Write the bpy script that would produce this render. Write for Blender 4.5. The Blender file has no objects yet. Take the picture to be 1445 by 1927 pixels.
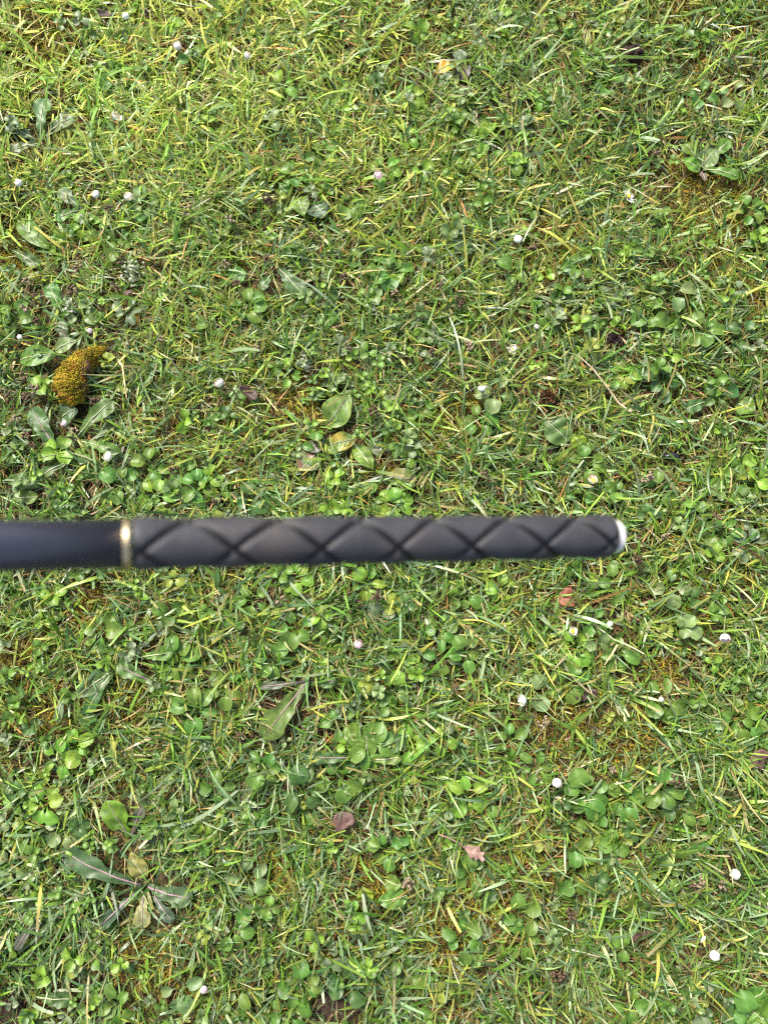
import bpy, bmesh, math, random
import numpy as np
from mathutils import Vector, Matrix, noise as mnoise

random.seed(7)
RNG = np.random.default_rng(11)
SC = bpy.context.scene
COL = SC.collection
PI = math.pi

# ------------------------------------------------------------------ camera, sky, sun, exposure
CAM_H = 1.05
TILT = math.radians(9.0)
VFOV = math.radians(67.6)
PW, PH = 1445.0, 1927.0
FPX = PH / 2 / math.tan(VFOV / 2)

cam_data = bpy.data.cameras.new("camera")
cam = bpy.data.objects.new("camera", cam_data)
COL.objects.link(cam)
cam.location = (0, 0, CAM_H)
cam.rotation_euler = (TILT, 0, 0)
cam_data.sensor_fit = 'VERTICAL'
cam_data.sensor_height = 36.0
cam_data.sensor_width = 27.0
cam_data.lens = 18.0 / math.tan(VFOV / 2)
cam_data.clip_start = 0.02
cam_data.clip_end = 500
cam_data.dof.use_dof = True
cam_data.dof.focus_distance = 1.05
cam_data.dof.aperture_fstop = 4.4
SC.camera = cam

SUN_EL = math.radians(50)
SUN_AZ = math.radians(-35)          # clockwise from +Y: sun beyond the top edge
world = bpy.data.worlds.new("World")
SC.world = world
world.use_nodes = True
wn = world.node_tree.nodes
wl = world.node_tree.links
bg = wn['Background']
sky = wn.new('ShaderNodeTexSky')
sky.sky_type = 'NISHITA'
sky.sun_disc = False
sky.sun_elevation = SUN_EL
sky.sun_rotation = SUN_AZ
sky.air_density = 1.0
sky.dust_density = 3.0
hz = wn.new('ShaderNodeHueSaturation')          # thin bright overcast: the sky's blue is washed out
hz.inputs['Saturation'].default_value = 0.8
wl.new(sky.outputs['Color'], hz.inputs['Color'])
wl.new(hz.outputs['Color'], bg.inputs['Color'])
bg.inputs['Strength'].default_value = 0.058

sun_d = bpy.data.lights.new("sun", 'SUN')
sun_d.energy = 1.5
sun_d.angle = math.radians(18)
sun_d.color = (1.0, 0.94, 0.85)
sun = bpy.data.objects.new("sun", sun_d)
COL.objects.link(sun)
sdir = Vector((math.sin(SUN_AZ) * math.cos(SUN_EL), math.cos(SUN_AZ) * math.cos(SUN_EL), math.sin(SUN_EL)))
sun.rotation_euler = (-sdir).to_track_quat('-Z', 'Y').to_euler()
sun.location = sdir * 10

vs = SC.view_settings
vs.view_transform = 'Standard'
vs.look = 'None'
vs.gamma = 1.0
vs.use_curve_mapping = False
vs.exposure = 2.66
SC.cycles.max_bounces = 8
SC.cycles.transparent_max_bounces = 6
SC.cycles.use_denoising = False
SC.cycles.caustics_reflective = False
SC.cycles.caustics_refractive = False
SC.cycles.pixel_filter_type = 'BLACKMAN_HARRIS'
SC.cycles.filter_width = 1.25
SC.cycles.sample_clamp_indirect = 6.0

# ------------------------------------------------------------------ helpers
CT, ST = math.cos(TILT), math.sin(TILT)

def P(px, py, z=0.0):
    """world point at height z seen at photograph pixel px, py"""
    dx, dy, dz = (px - PW / 2) / FPX, -(py - PH / 2) / FPX, -1.0
    wy = CT * dy - ST * dz
    wz = ST * dy + CT * dz
    k = (z - CAM_H) / wz
    return Vector((dx * k, wy * k, z))

def camspace(px, py, depth):
    dx, dy, dz = (px - PW / 2) / FPX * depth, -(py - PH / 2) / FPX * depth, -depth
    return Vector((dx, CT * dy - ST * dz, CAM_H + ST * dy + CT * dz))

def to_px(v):
    x, y, z = v[0], v[1], v[2] - CAM_H
    cy = CT * y + ST * z
    cz = -ST * y + CT * z
    return (PW / 2 + x / -cz * FPX, PH / 2 - cy / -cz * FPX)

def tag(o, label=None, cat=None, group=None, kind=None):
    if label: o['label'] = label
    if cat: o['category'] = cat
    if group: o['group'] = group
    if kind: o['kind'] = kind
    return o

def empty(name, loc, rz=0.0):
    o = bpy.data.objects.new(name, None)
    o.empty_display_size = 0.02
    COL.objects.link(o)
    o.location = loc
    o.rotation_euler = (0, 0, rz)
    return o

def link_mesh(name, me, parent=None, loc=None):
    o = bpy.data.objects.new(name, me)
    COL.objects.link(o)
    if parent is not None: o.parent = parent
    if loc is not None: o.location = loc
    return o

def mesh_np(name, verts, quads, mat, colors=None, tris=None, smooth=True, floats=None):
    """fast mesh from numpy arrays"""
    me = bpy.data.meshes.new(name)
    V = np.asarray(verts, dtype=np.float32).reshape(-1, 3)
    me.vertices.add(len(V))
    me.vertices.foreach_set('co', V.ravel())
    nq = 0 if quads is None else len(quads)
    nt = 0 if tris is None else len(tris)
    idx = []
    if nq: idx.append(np.asarray(quads, dtype=np.int32).ravel())
    if nt: idx.append(np.asarray(tris, dtype=np.int32).ravel())
    idx = np.concatenate(idx)
    me.loops.add(len(idx))
    me.loops.foreach_set('vertex_index', idx)
    starts = np.concatenate([np.arange(nq) * 4, nq * 4 + np.arange(nt) * 3]).astype(np.int32)
    me.polygons.add(nq + nt)
    me.polygons.foreach_set('loop_start', starts)
    if smooth:
        me.polygons.foreach_set('use_smooth', np.ones(nq + nt, dtype=bool))
    if colors is not None:
        a = me.attributes.new('tint', 'FLOAT_COLOR', 'POINT')
        c = np.ones((len(V), 4), dtype=np.float32)
        c[:, :3] = colors
        a.data.foreach_set('color', c.ravel())
    for k, arr in (floats or {}).items():
        a = me.attributes.new(k, 'FLOAT', 'POINT')
        a.data.foreach_set('value', np.asarray(arr, dtype=np.float32).ravel())
    me.update(calc_edges=True)
    me.validate()
    if mat is not None: me.materials.append(mat)
    return me

def _hash(ix, iy, seed):
    h = (ix.astype(np.int64) * 374761393 + iy.astype(np.int64) * 668265263 + seed * 974634777) & 0xffffffff
    h = ((h ^ (h >> 13)) * 1274126177) & 0xffffffff
    h = h ^ (h >> 16)
    return (h & 0xffff) / 65535.0

def vn(x, y, scale, seed=0):
    """smooth value noise 0..1"""
    x = np.asarray(x, float) / scale; y = np.asarray(y, float) / scale
    ix = np.floor(x); iy = np.floor(y)
    fx = x - ix; fy = y - iy
    fx = fx * fx * (3 - 2 * fx); fy = fy * fy * (3 - 2 * fy)
    a = _hash(ix, iy, seed); b = _hash(ix + 1, iy, seed)
    c = _hash(ix, iy + 1, seed); d = _hash(ix + 1, iy + 1, seed)
    return (a * (1 - fx) + b * fx) * (1 - fy) + (c * (1 - fx) + d * fx) * fy

def fbm(x, y, scale, seed=0):
    return (vn(x, y, scale, seed) + 0.5 * vn(x, y, scale / 2, seed + 9) + 0.25 * vn(x, y, scale / 4, seed + 17)) / 1.75

def ground_z(x, y):
    return (fbm(x, y, 0.16, 3) - 0.5) * 0.022 + (vn(x, y, 0.03, 5) - 0.5) * 0.006

def gz(x, y):
    return float(ground_z(np.array([x]), np.array([y]))[0])

def tube_arrays(pts, radii, ns=8, cap=True):
    pts = [Vector(p) for p in pts]
    n = len(pts)
    up = Vector((0, 0, 1))
    V = []; Q = []; T = []
    for i, p in enumerate(pts):
        t = (pts[min(i + 1, n - 1)] - pts[max(i - 1, 0)]).normalized()
        s = t.cross(up)
        if s.length < 1e-3: s = t.cross(Vector((0, 1, 0)))
        s.normalize()
        u = s.cross(t)
        for k in range(ns):
            a = 2 * PI * k / ns
            V.append(p + (s * math.cos(a) + u * math.sin(a)) * radii[i])
    for i in range(n - 1):
        for k in range(ns):
            Q.append((i * ns + k, i * ns + (k + 1) % ns, (i + 1) * ns + (k + 1) % ns, (i + 1) * ns + k))
    if cap:
        for i, rev in ((0, True), (n - 1, False)):
            V.append(pts[i]); c = len(V) - 1
            for k in range(ns):
                a, b = i * ns + k, i * ns + (k + 1) % ns
                T.append((c, b, a) if rev else (c, a, b))
    return [tuple(v) for v in V], Q, T

def tube_mesh(name, pts, radii, mat, ns=8):
    V, Q, T = tube_arrays(pts, radii, ns)
    return mesh_np(name, V, Q, mat, tris=T)

# ------------------------------------------------------------------ materials
def new_mat(name):
    m = bpy.data.materials.new(name)
    m.use_nodes = True
    return m, m.node_tree.nodes, m.node_tree.links, m.node_tree.nodes['Principled BSDF']

def ramp(nodes, stops):
    r = nodes.new('ShaderNodeValToRGB')
    e = r.color_ramp.elements
    e[0].position, e[0].color = stops[0][0], (*stops[0][1], 1)
    e[1].position, e[1].color = stops[-1][0], (*stops[-1][1], 1)
    for p, c in stops[1:-1]:
        k = e.new(p); k.color = (*c, 1)
    return r

def noise_node(nodes, links, scale, detail=4, coord='Object'):
    tc = nodes.new('ShaderNodeTexCoord')
    n = nodes.new('ShaderNodeTexNoise')
    n.inputs['Scale'].default_value = scale
    n.inputs['Detail'].default_value = detail
    links.new(tc.outputs[coord], n.inputs['Vector'])
    return n

def plain_mat(name, c1, c2, scale=60, rough=0.7, spec=0.3, bump=0.3, bscale=None, metallic=0.0, bdist=0.001):
    m, N, L, b = new_mat(name)
    n = noise_node(N, L, scale)
    r = ramp(N, [(0.3, c1), (0.7, c2)])
    L.new(n.outputs['Fac'], r.inputs['Fac'])
    L.new(r.outputs['Color'], b.inputs['Base Color'])
    b.inputs['Roughness'].default_value = rough
    b.inputs['Specular IOR Level'].default_value = spec
    b.inputs['Metallic'].default_value = metallic
    if bump:
        n2 = noise_node(N, L, bscale or scale * 3, 6)
        bp = N.new('ShaderNodeBump')
        bp.inputs['Strength'].default_value = bump
        bp.inputs['Distance'].default_value = bdist
        L.new(n2.outputs['Fac'], bp.inputs['Height'])
        L.new(bp.outputs['Normal'], b.inputs['Normal'])
    return m

def foliage_mat(name, transl=0.3, rough=0.42, spec=0.5, vary=True, mottling=0.25, scale=250):
    """thin leaf: tint attribute, mottled, partly translucent"""
    m, N, L, b = new_mat(name)
    at = N.new('ShaderNodeAttribute'); at.attribute_name = 'tint'
    n = noise_node(N, L, scale, 3)
    mp = N.new('ShaderNodeMapRange')
    mp.inputs['From Min'].default_value = 0.25; mp.inputs['From Max'].default_value = 0.75
    mp.inputs['To Min'].default_value = 1 - mottling; mp.inputs['To Max'].default_value = 1 + mottling
    L.new(n.outputs['Fac'], mp.inputs['Value'])
    hsv = N.new('ShaderNodeHueSaturation')
    L.new(at.outputs['Color'], hsv.inputs['Color'])
    L.new(mp.outputs['Result'], hsv.inputs['Value'])
    if vary:
        oi = N.new('ShaderNodeObjectInfo')
        m2 = N.new('ShaderNodeMapRange')
        m2.inputs['To Min'].default_value = 0.465; m2.inputs['To Max'].default_value = 0.515
        L.new(oi.outputs['Random'], m2.inputs['Value'])
        L.new(m2.outputs['Result'], hsv.inputs['Hue'])
    L.new(hsv.outputs['Color'], b.inputs['Base Color'])
    b.inputs['Roughness'].default_value = rough
    b.inputs['Specular IOR Level'].default_value = spec
    tr = N.new('ShaderNodeBsdfTranslucent')
    br = N.new('ShaderNodeMix'); br.data_type = 'RGBA'; br.blend_type = 'MULTIPLY'
    br.inputs[0].default_value = 1.0
    br.inputs[7].default_value = (1.5, 1.7, 0.7, 1)
    L.new(hsv.outputs['Color'], br.inputs[6])
    L.new(br.outputs[2], tr.inputs['Color'])
    mx = N.new('ShaderNodeMixShader')
    mx.inputs['Fac'].default_value = transl
    L.new(b.outputs['BSDF'], mx.inputs[1]); L.new(tr.outputs['BSDF'], mx.inputs[2])
    L.new(mx.outputs['Shader'], N['Material Output'].inputs['Surface'])
    return m

M_blade = foliage_mat('grass_blade', 0.27, 0.40, 0.5, vary=False, mottling=0.18, scale=400)
M_thatch = foliage_mat('dead_thatch', 0.12, 0.7, 0.2, vary=False, mottling=0.3, scale=300)
M_moss = foliage_mat('moss_frond', 0.25, 0.7, 0.2, vary=False, mottling=0.25, scale=500)
M_leaf = foliage_mat('broad_leaf', 0.30, 0.44, 0.4, vary=True, mottling=0.32, scale=160)
M_petal = foliage_mat('petal', 0.2, 0.55, 0.3, vary=False, mottling=0.04, scale=300)
M_stem = plain_mat('stem', (0.10, 0.13, 0.04), (0.16, 0.15, 0.07), 120, 0.5)
M_redstem = plain_mat('reddish_stem', (0.12, 0.07, 0.05), (0.20, 0.12, 0.07), 120, 0.5)
M_sepal = plain_mat('sepal', (0.05, 0.10, 0.02), (0.09, 0.13, 0.04), 200, 0.55)
M_disc = plain_mat('flower_disc', (0.55, 0.30, 0.02), (0.75, 0.48, 0.05), 900, 0.6, bump=0.8, bscale=1800)
M_rib_purple = plain_mat('purple_rib', (0.16, 0.09, 0.11), (0.26, 0.18, 0.18), 90, 0.45)
M_rib_pale = plain_mat('pale_rib', (0.26, 0.30, 0.14), (0.34, 0.33, 0.22), 90, 0.45)
M_seed = plain_mat('seed_husk', (0.035, 0.018, 0.011), (0.13, 0.08, 0.045), 500, 0.6)
M_seed_pale = plain_mat('pale_husk', (0.14, 0.095, 0.055), (0.27, 0.21, 0.14), 500, 0.6)
M_soil = plain_mat('soil_clod', (0.012, 0.008, 0.006), (0.05, 0.03, 0.022), 120, 0.9, 0.2, 1.0, 400, bdist=0.003)
M_dead = plain_mat('dead_leaf', (0.05, 0.025, 0.020), (0.10, 0.052, 0.040), 80, 0.6, 0.3, 0.5, 200)
M_deaddark = plain_mat('dark_dead_leaf', (0.025, 0.014, 0.011), (0.065, 0.038, 0.028), 80, 0.55, 0.3, 0.5, 200)
M_deadpink = plain_mat('pink_dead_leaf', (0.17, 0.095, 0.075), (0.26, 0.165, 0.13), 80, 0.6, 0.3, 0.5, 200)
M_deadred = plain_mat('red_dead_leaf', (0.12, 0.035, 0.018), (0.21, 0.08, 0.045), 80, 0.6, 0.3, 0.5, 200)
M_twig = plain_mat('twig', (0.22, 0.15, 0.10), (0.42, 0.31, 0.22), 70, 0.7, 0.2, 0.6, 300)
M_straw = plain_mat('straw', (0.42, 0.28, 0.12), (0.58, 0.44, 0.24), 70, 0.6)
M_black = plain_mat('black_gloss', (0.004, 0.004, 0.006), (0.01, 0.01, 0.014), 70, 0.18, 0.6, 0.1)

# dew
M_dew, N_, L_, b_ = new_mat('dew_water')
b_.inputs['Base Color'].default_value = (1, 1, 1, 1)
b_.inputs['Roughness'].default_value = 0.0
b_.inputs['IOR'].default_value = 1.33
b_.inputs['Transmission Weight'].default_value = 1.0

# ground
M_ground, N_, L_, b_ = new_mat('soil_ground')
n1 = noise_node(N_, L_, 9, 8)
r1 = ramp(N_, [(0.30, (0.020, 0.014, 0.008)), (0.5, (0.045, 0.032, 0.016)), (0.70, (0.050, 0.050, 0.014))])
L_.new(n1.outputs['Fac'], r1.inputs['Fac'])
L_.new(r1.outputs['Color'], b_.inputs['Base Color'])
b_.inputs['Roughness'].default_value = 0.95
b_.inputs['Specular IOR Level'].default_value = 0.15
n2 = noise_node(N_, L_, 160, 8)
bp = N_.new('ShaderNodeBump'); bp.inputs['Strength'].default_value = 0.8; bp.inputs['Distance'].default_value = 0.004
L_.new(n2.outputs['Fac'], bp.inputs['Height']); L_.new(bp.outputs['Normal'], b_.inputs['Normal'])

# ------------------------------------------------------------------ ground sheet
def build_ground():
    fine = np.arange(-1.6, 1.6001, 0.02)
    far = np.array([2, 3, 5, 9, 16, 30, 60, 110])
    ax = np.concatenate([-far[::-1], fine, far])
    X, Y = np.meshgrid(ax, ax, indexing='xy')
    Z = ground_z(X, Y)
    V = np.stack([X, Y, Z], -1).reshape(-1, 3)
    n = len(ax)
    i, j = np.meshgrid(np.arange(n - 1), np.arange(n - 1), indexing='ij')
    a = (i * n + j).ravel()
    Q = np.stack([a, a + 1, a + n + 1, a + n], -1)
    o = link_mesh('ground', mesh_np('ground', V, Q, M_ground))
    tag(o, 'damp dark brown lawn soil showing in gaps between the grass', kind='structure')
build_ground()

# ------------------------------------------------------------------ landmarks and label writer
LANDMARKS = [
    (150, 710, 'the mossy clump'), (1185, 112, 'the dark soil clod'), (1182, 368, 'the open yellow-eyed daisy'),
    (1150, 735, 'the dry tan twig'), (1262, 860, 'the black pebble'), (1166, 1010, "the grip's white plug"),
    (237, 1024, 'the metal collar'), (890, 1600, 'the pink withered leaf'), (648, 1550, 'the plum-brown dead leaf'),
    (270, 1670, 'the purple-ribbed dandelion'), (1363, 1198, 'the drooping pink daisy'), (1068, 1125, 'the rusty red leaf'),
    (1030, 745, 'the brown seed cone'), (470, 740, 'the crumpled brown leaf'), (840, 122, 'the folded yellow leaf'),
    (335, 88, 'the plump top-left daisy bud'), (974, 450, 'the white egg-shaped bud'), (712, 330, 'the pink-eyed daisy bud'),
    (1047, 1473, 'the round white daisy bud'), (1343, 1798, 'the lowest white daisy bud'), (520, 1345, 'the long pink-ribbed leaf'),
    (235, 1540, 'the bright notched leaf'), (636, 775, 'the upright oval dandelion leaf'), (205, 860, 'the white bud under the moss'),
    (985, 1316, 'the side-lying white daisy'), (265, 525, 'the grey woolly plant'), (1310, 290, 'the top-right dandelion'),
    (545, 525, 'the straight pale-ribbed leaf'), (415, 722, 'the pinkish bud right of the moss'), (750, 905, 'the blotched broad leaf'),
    (1110, 903, 'the frayed pink daisy'), (674, 1212, 'the salmon-tinged daisy bud'), (640, 1893, 'the bare soil patch'),
    (1320, 528, 'the long curved pale blade'), (700, 1000, 'the foam grip'), (80, 1010, 'the black tube'),
]
USED = set()

def where(px, py, lead, maxw=16, skip=None):
    """unique wording: lead + direction from the nearest landmark in the picture"""
    order = sorted(LANDMARKS, key=lambda l: (l[0] - px) ** 2 + (l[1] - py) ** 2)
    order = [l for l in order if l[2] != skip]
    cands = []
    for l in order[:5]:
        dx, dy = px - l[0], py - l[1]
        d = math.hypot(dx, dy)
        a = math.degrees(math.atan2(-dy, dx)) % 360
        k = int((a + 22.5) // 45) % 8
        w = ['right of', 'above right of', 'above', 'above left of', 'left of', 'below left of', 'below', 'below right of'][k]
        near = 'just ' if d < 60 else ('' if d < 150 else 'further ')
        cands.append(f"{lead} {near}{w} {l[2]}")
    for i in range(1, 6):
        for j in range(i):
            if i < len(order):
                a_, b_ = order[j], order[i]
                cands.append(f"{lead} between {a_[2]} and {b_[2]}")
    for c in cands:
        if c not in USED and 4 <= len(c.split()) <= maxw:
            USED.add(c)
            return c
    for adj in ('small', 'lone', 'low', 'half-hidden'):
        for c in cands:
            c2 = adj + ' ' + c
            if c2 not in USED and len(c2.split()) <= maxw:
                USED.add(c2)
                return c2
    USED.add(cands[0])
    return cands[0]

CLEAR = []          # discs (x, y, r, keep) where fewer grass blades stand: broad leaves and patches

def clear(v, r, keep=0.25):
    CLEAR.append((v[0], v[1], r, keep))

# ------------------------------------------------------------------ the pole held above the lawn
def build_pole():
    D = 0.0275
    R = D / 2
    zl, zr = FPX * D / 101.0, FPX * D / 82.5
    A = camspace(247, 1023.5, zl)           # grip start
    B = camspace(1147, 1009.5, zr)          # grip end
    ax = (B - A)
    Lg = ax.length
    ax.normalize()
    # a frame whose x runs along the pole
    up = Vector((0, 0, 1))
    zdir = (up - ax * up.dot(ax)).normalized()
    ydir = zdir.cross(ax)
    rot = Matrix((ax, ydir, zdir)).transposed().to_4x4()
    root = empty('net_pole', A)
    root.rotation_euler = rot.to_euler()
    tag(root, 'black tubular pole with diamond-grooved foam grip and white end plug, held above the lawn', 'pole')

    def lathe(name, prof, mat, ns=96, floats=None):
        V = []; Q = []
        for (x, r) in prof:
            for k in range(ns):
                a = 2 * PI * k / ns
                V.append((x, r * math.cos(a), r * math.sin(a)))
        for i in range(len(prof) - 1):
            for k in range(ns):
                Q.append((i * ns + k, (i + 1) * ns + k, (i + 1) * ns + (k + 1) % ns, i * ns + (k + 1) % ns))
        return link_mesh(name, mesh_np(name, V, Q, mat), root)

    # grip with crossing helical grooves as real relief
    nx, ns = 300, 96
    xs = np.linspace(0, Lg, nx)
    th = np.arange(ns) * 2 * PI / ns
    Xg, Tg = np.meshgrid(xs, th, indexing='ij')
    s = Lg * 0.159                              # distance between crossings along a row
    n_st = 2
    x0 = 0.0205 * Lg
    pitch = s * n_st
    u1 = ((Xg - x0) / pitch * 2 * PI + (Tg - math.radians(120))) * n_st / (2 * PI)
    u2 = ((Xg - x0) / pitch * 2 * PI - (Tg - math.radians(120))) * n_st / (2 * PI)
    u1 = u1 + 0.030 * np.sin(Xg * 41 + 0.6) ; u2 = u2 + 0.028 * np.sin(Xg * 33 + 2.1)
    d1 = np.abs(u1 - np.round(u1)); d2 = np.abs(u2 - np.round(u2))
    g = np.exp(-(np.minimum(d1, d2) / 0.052) ** 2) * np.clip(np.minimum(Xg, Lg - Xg) / 0.004, 0, 1)
    pad = np.clip(np.minimum(d1, d2) / 0.5, 0, 1)
    rr = R * (0.92 + 0.10 * np.sqrt(pad)) - 0.0023 * g
    ends = np.minimum(Xg, Lg - Xg)
    rnd = np.clip(ends / 0.006, 0, 1)
    rr = rr * (0.86 + 0.14 * np.sqrt(1 - (1 - rnd) ** 2))
    V = np.stack([Xg, rr * np.cos(Tg), rr * np.sin(Tg)], -1).reshape(-1, 3)
    i, j = np.meshgrid(np.arange(nx - 1), np.arange(ns), indexing='ij')
    a = (i * ns + j).ravel(); b = (i * ns + (j + 1) % ns).ravel()
    Q = np.stack([a, a + ns, b + ns, b], -1)
    T = []
    V = np.vstack([V, [[0, 0, 0]], [[Lg, 0, 0]]])
    c0 = len(V) - 2; c1 = len(V) - 1
    for k in range(ns):
        T.append((c0, k, (k + 1) % ns))
        T.append((c1, (nx - 1) * ns + (k + 1) % ns, (nx - 1) * ns + k))
    gv = np.concatenate([g.ravel(), [0, 0]])
    m, N, L, bs = new_mat('foam_grip')
    at = N.new('ShaderNodeAttribute'); at.attribute_name = 'groove'
    nz = noise_node(N, L, 60, 6)
    rp = ramp(N, [(0.3, (0.021, 0.0210, 0.0245)), (0.7, (0.036, 0.0355, 0.040))])
    L.new(nz.outputs['Fac'], rp.inputs['Fac'])
    mx = N.new('ShaderNodeMix'); mx.data_type = 'RGBA'
    mx.inputs[7].default_value = (0.003, 0.003, 0.004, 1)
    nd = noise_node(N, L, 22, 8)                 # dried dust and scuffs on the foam
    rd = ramp(N, [(0.48, (0, 0, 0)), (0.72, (0.45, 0.45, 0.45))])
    L.new(nd.outputs['Fac'], rd.inputs['Fac'])
    md = N.new('ShaderNodeMix'); md.data_type = 'RGBA'
    md.inputs[7].default_value = (0.058, 0.048, 0.042, 1)
    L.new(rd.outputs['Color'], md.inputs[0]); L.new(rp.outputs['Color'], md.inputs[6])
    L.new(at.outputs['Fac'], mx.inputs[0]); L.new(md.outputs[2], mx.inputs[6])
    L.new(mx.outputs[2], bs.inputs['Base Color'])
    mr = N.new('ShaderNodeMapRange')
    mr.inputs['To Min'].default_value = 0.55; mr.inputs['To Max'].default_value = 0.48
    L.new(at.outputs['Fac'], mr.inputs['Value']); L.new(mr.outputs['Result'], bs.inputs['Roughness'])
    bs.inputs['Specular IOR Level'].default_value = 0.2
    nb = noise_node(N, L, 1400, 3)
    bp = N.new('ShaderNodeBump'); bp.inputs['Strength'].default_value = 0.25; bp.inputs['Distance'].default_value = 0.0004
    L.new(nb.outputs['Fac'], bp.inputs['Height']); L.new(bp.outputs['Normal'], bs.inputs['Normal'])
    link_mesh('grip', mesh_np('grip', V, Q, m, tris=T, floats={'groove': gv}), root)

    mt = plain_mat('black_tube', (0.015, 0.016, 0.026), (0.022, 0.023, 0.036), 40, 0.40, 0.6, 0)
    Rt = R * 0.925
    lathe('tube', [(-0.55, 0.0), (-0.55, Rt), (-0.52, Rt), (-0.3, Rt), (-0.1, Rt), (-0.004, Rt), (-0.004, 0)], mt)
    mc = plain_mat('brass_collar', (0.36, 0.29, 0.17), (0.46, 0.38, 0.25), 50, 0.40, 0.5, 0.05, 300, metallic=1.0)
    Rc = R * 0.985
    lathe('collar', [(-0.0038, Rt * 0.9), (-0.0038, Rc * 0.97), (-0.0034, Rc), (-0.0028, Rc), (-0.0026, Rc * 0.985), (-0.0024, Rc), (-0.0008, Rc), (-0.0004, Rc * 0.97), (-0.0004, Rt * 0.9)], mc)
    mp = plain_mat('white_plug', (0.52, 0.51, 0.48), (0.62, 0.61, 0.57), 50, 0.5, 0.3, 0.0, 300)
    pr = [(Lg - 0.004, R * 0.74)]
    for k in range(11):
        q = k / 10 * PI / 2
        pr.append((Lg + 0.0034 + 0.003 * math.sin(q), max(1e-5, R * (0.44 + 0.30 * math.cos(q)) if k < 10 else 1e-5)))
    lathe('end_plug', pr, mp)
build_pole()

# ------------------------------------------------------------------ broad leaves
def leaf_arrays(L, W, shape, nt=12, nu=6, arch=0.25, cup=0.25, wav=0.03, seed=0, c_base=(0.06, 0.11, 0.02), c_edge=None,
                c_rib=None, petiole=0.35, blotch=None, lobes=0, droop=0.2, side=0.0):
    """leaf along +x; returns verts, quads, colours"""
    r = random.Random(seed)
    V = []; C = []
    ph1, ph2 = r.uniform(0, 6), r.uniform(0, 6)
    c_edge = c_edge or c_base
    c_rib = c_rib or tuple(c * 1.7 for c in c_base)
    for i in range(nt + 1):
        t = i / nt
        if shape == 'spoon':
            if t < petiole:
                w = 0.11 + 0.05 * t
            else:
                q = (t - petiole) / (1 - petiole)
                w = 0.14 * (1 - q) ** 2 + math.sqrt(max(0, 1 - (2 * q - 1) ** 2)) ** 0.9 * (0.90 + 0.25 * q)
                w = min(w, 1.0) if q > 0.08 else max(w, 0.2)
            wl = wr = w
        elif shape == 'oval':
            w = (math.sin(PI * min(1, t * 0.97 + 0.03)) ** 0.75)
            w = max(w, 0.12 if t < 0.5 else 0)
            wl = wr = w
        else:     # lobed
            env = (0.26 + 0.90 * t ** 1.3) if t < 0.72 else (0.26 + 0.90 * 0.72 ** 1.3) * math.sqrt(max(0, 1 - ((t - 0.72) / 0.28) ** 2))
            def tooth(ph):
                f = (t * lobes + ph) % 1.0
                depth = (0.55 - 0.42 * t) if t < 0.82 else 0.0
                return 1 - depth * (f if f < 0.8 else (1 - f) * 4) 
            wl, wr = env * tooth(ph1), env * tooth(ph2)
        zc = L * (arch * math.sin(PI * min(1, t * 0.9 + 0.05)) - droop * t * t * 0.3)
        yc = side * L * t * t
        for j in range(nu + 1):
            u = j / nu * 2 - 1
            half = (wl if u < 0 else wr) * W / 2
            z = zc + cup * abs(u) ** 1.5 * half * 0.8 + wav * W * math.sin(9 * t + ph1 + 2 * u) * abs(u) + wav * W * 0.6 * math.sin(17 * t + ph2 - 3 * u)
            V.append((L * t + 0.15 * half * (abs(u) - 0.5) * (1 if shape == 'spoon' else -1), yc + u * half, z))
            k = abs(u)
            rib = max(0, 1 - k / 0.2) * (1 - 0.6 * t)
            base = [c_base[q] * (1 - k ** 3) + c_edge[q] * k ** 3 for q in range(3)]
            vein = 0.12 * math.sin(26 * (t - 0.35 * k))
            col = [base[q] * (1 + vein) * (1 - rib) + c_rib[q] * rib for q in range(3)]
            if blotch:
                bv = mnoise.noise((V[-1][0] * 60 + seed, V[-1][1] * 60, 0))
                bv = min(1, max(0, bv * 2.2 + 0.1 + 0.5 * (t - 0.5)))
                col = [col[q] * (1 - bv) + blotch[q] * bv for q in range(3)]
            C.append(col)
    Q = []
    for i in range(nt):
        for j in range(nu):
            a = i * (nu + 1) + j
            Q.append((a, a + nu + 1, a + nu + 2, a + 1))
    return V, Q, C

GREENS = {
    'mid':    (0.076, 0.162, 0.023),
    'dark':   (0.046, 0.105, 0.022),
    'bright': (0.125, 0.240, 0.026),
    'pale':   (0.115, 0.180, 0.060),
    'grey':   (0.125, 0.170, 0.085),
}

# shared leaf meshes for the rosettes (unit length 1, scaled by the objects)
LEAFMESH = {}
for gi, (gname, gc) in enumerate(GREENS.items()):
    LEAFMESH[gname] = []
    for k in range(5):
        v, q, c = leaf_arrays(1.0, [0.50, 0.58, 0.66, 0.46, 0.74][k], 'spoon', 11, 6, arch=0.20 + 0.05 * (k % 3), cup=0.5, wav=0.035,
                              seed=40 + gi * 7 + k, c_base=gc, c_rib=tuple(x * 1.35 for x in gc), petiole=[0.38, 0.32, 0.42, 0.36, 0.28][k], droop=0.35 + 0.2 * (k % 2))
        LEAFMESH[gname].append(mesh_np('leaf', v, q, M_leaf, colors=c))

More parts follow.
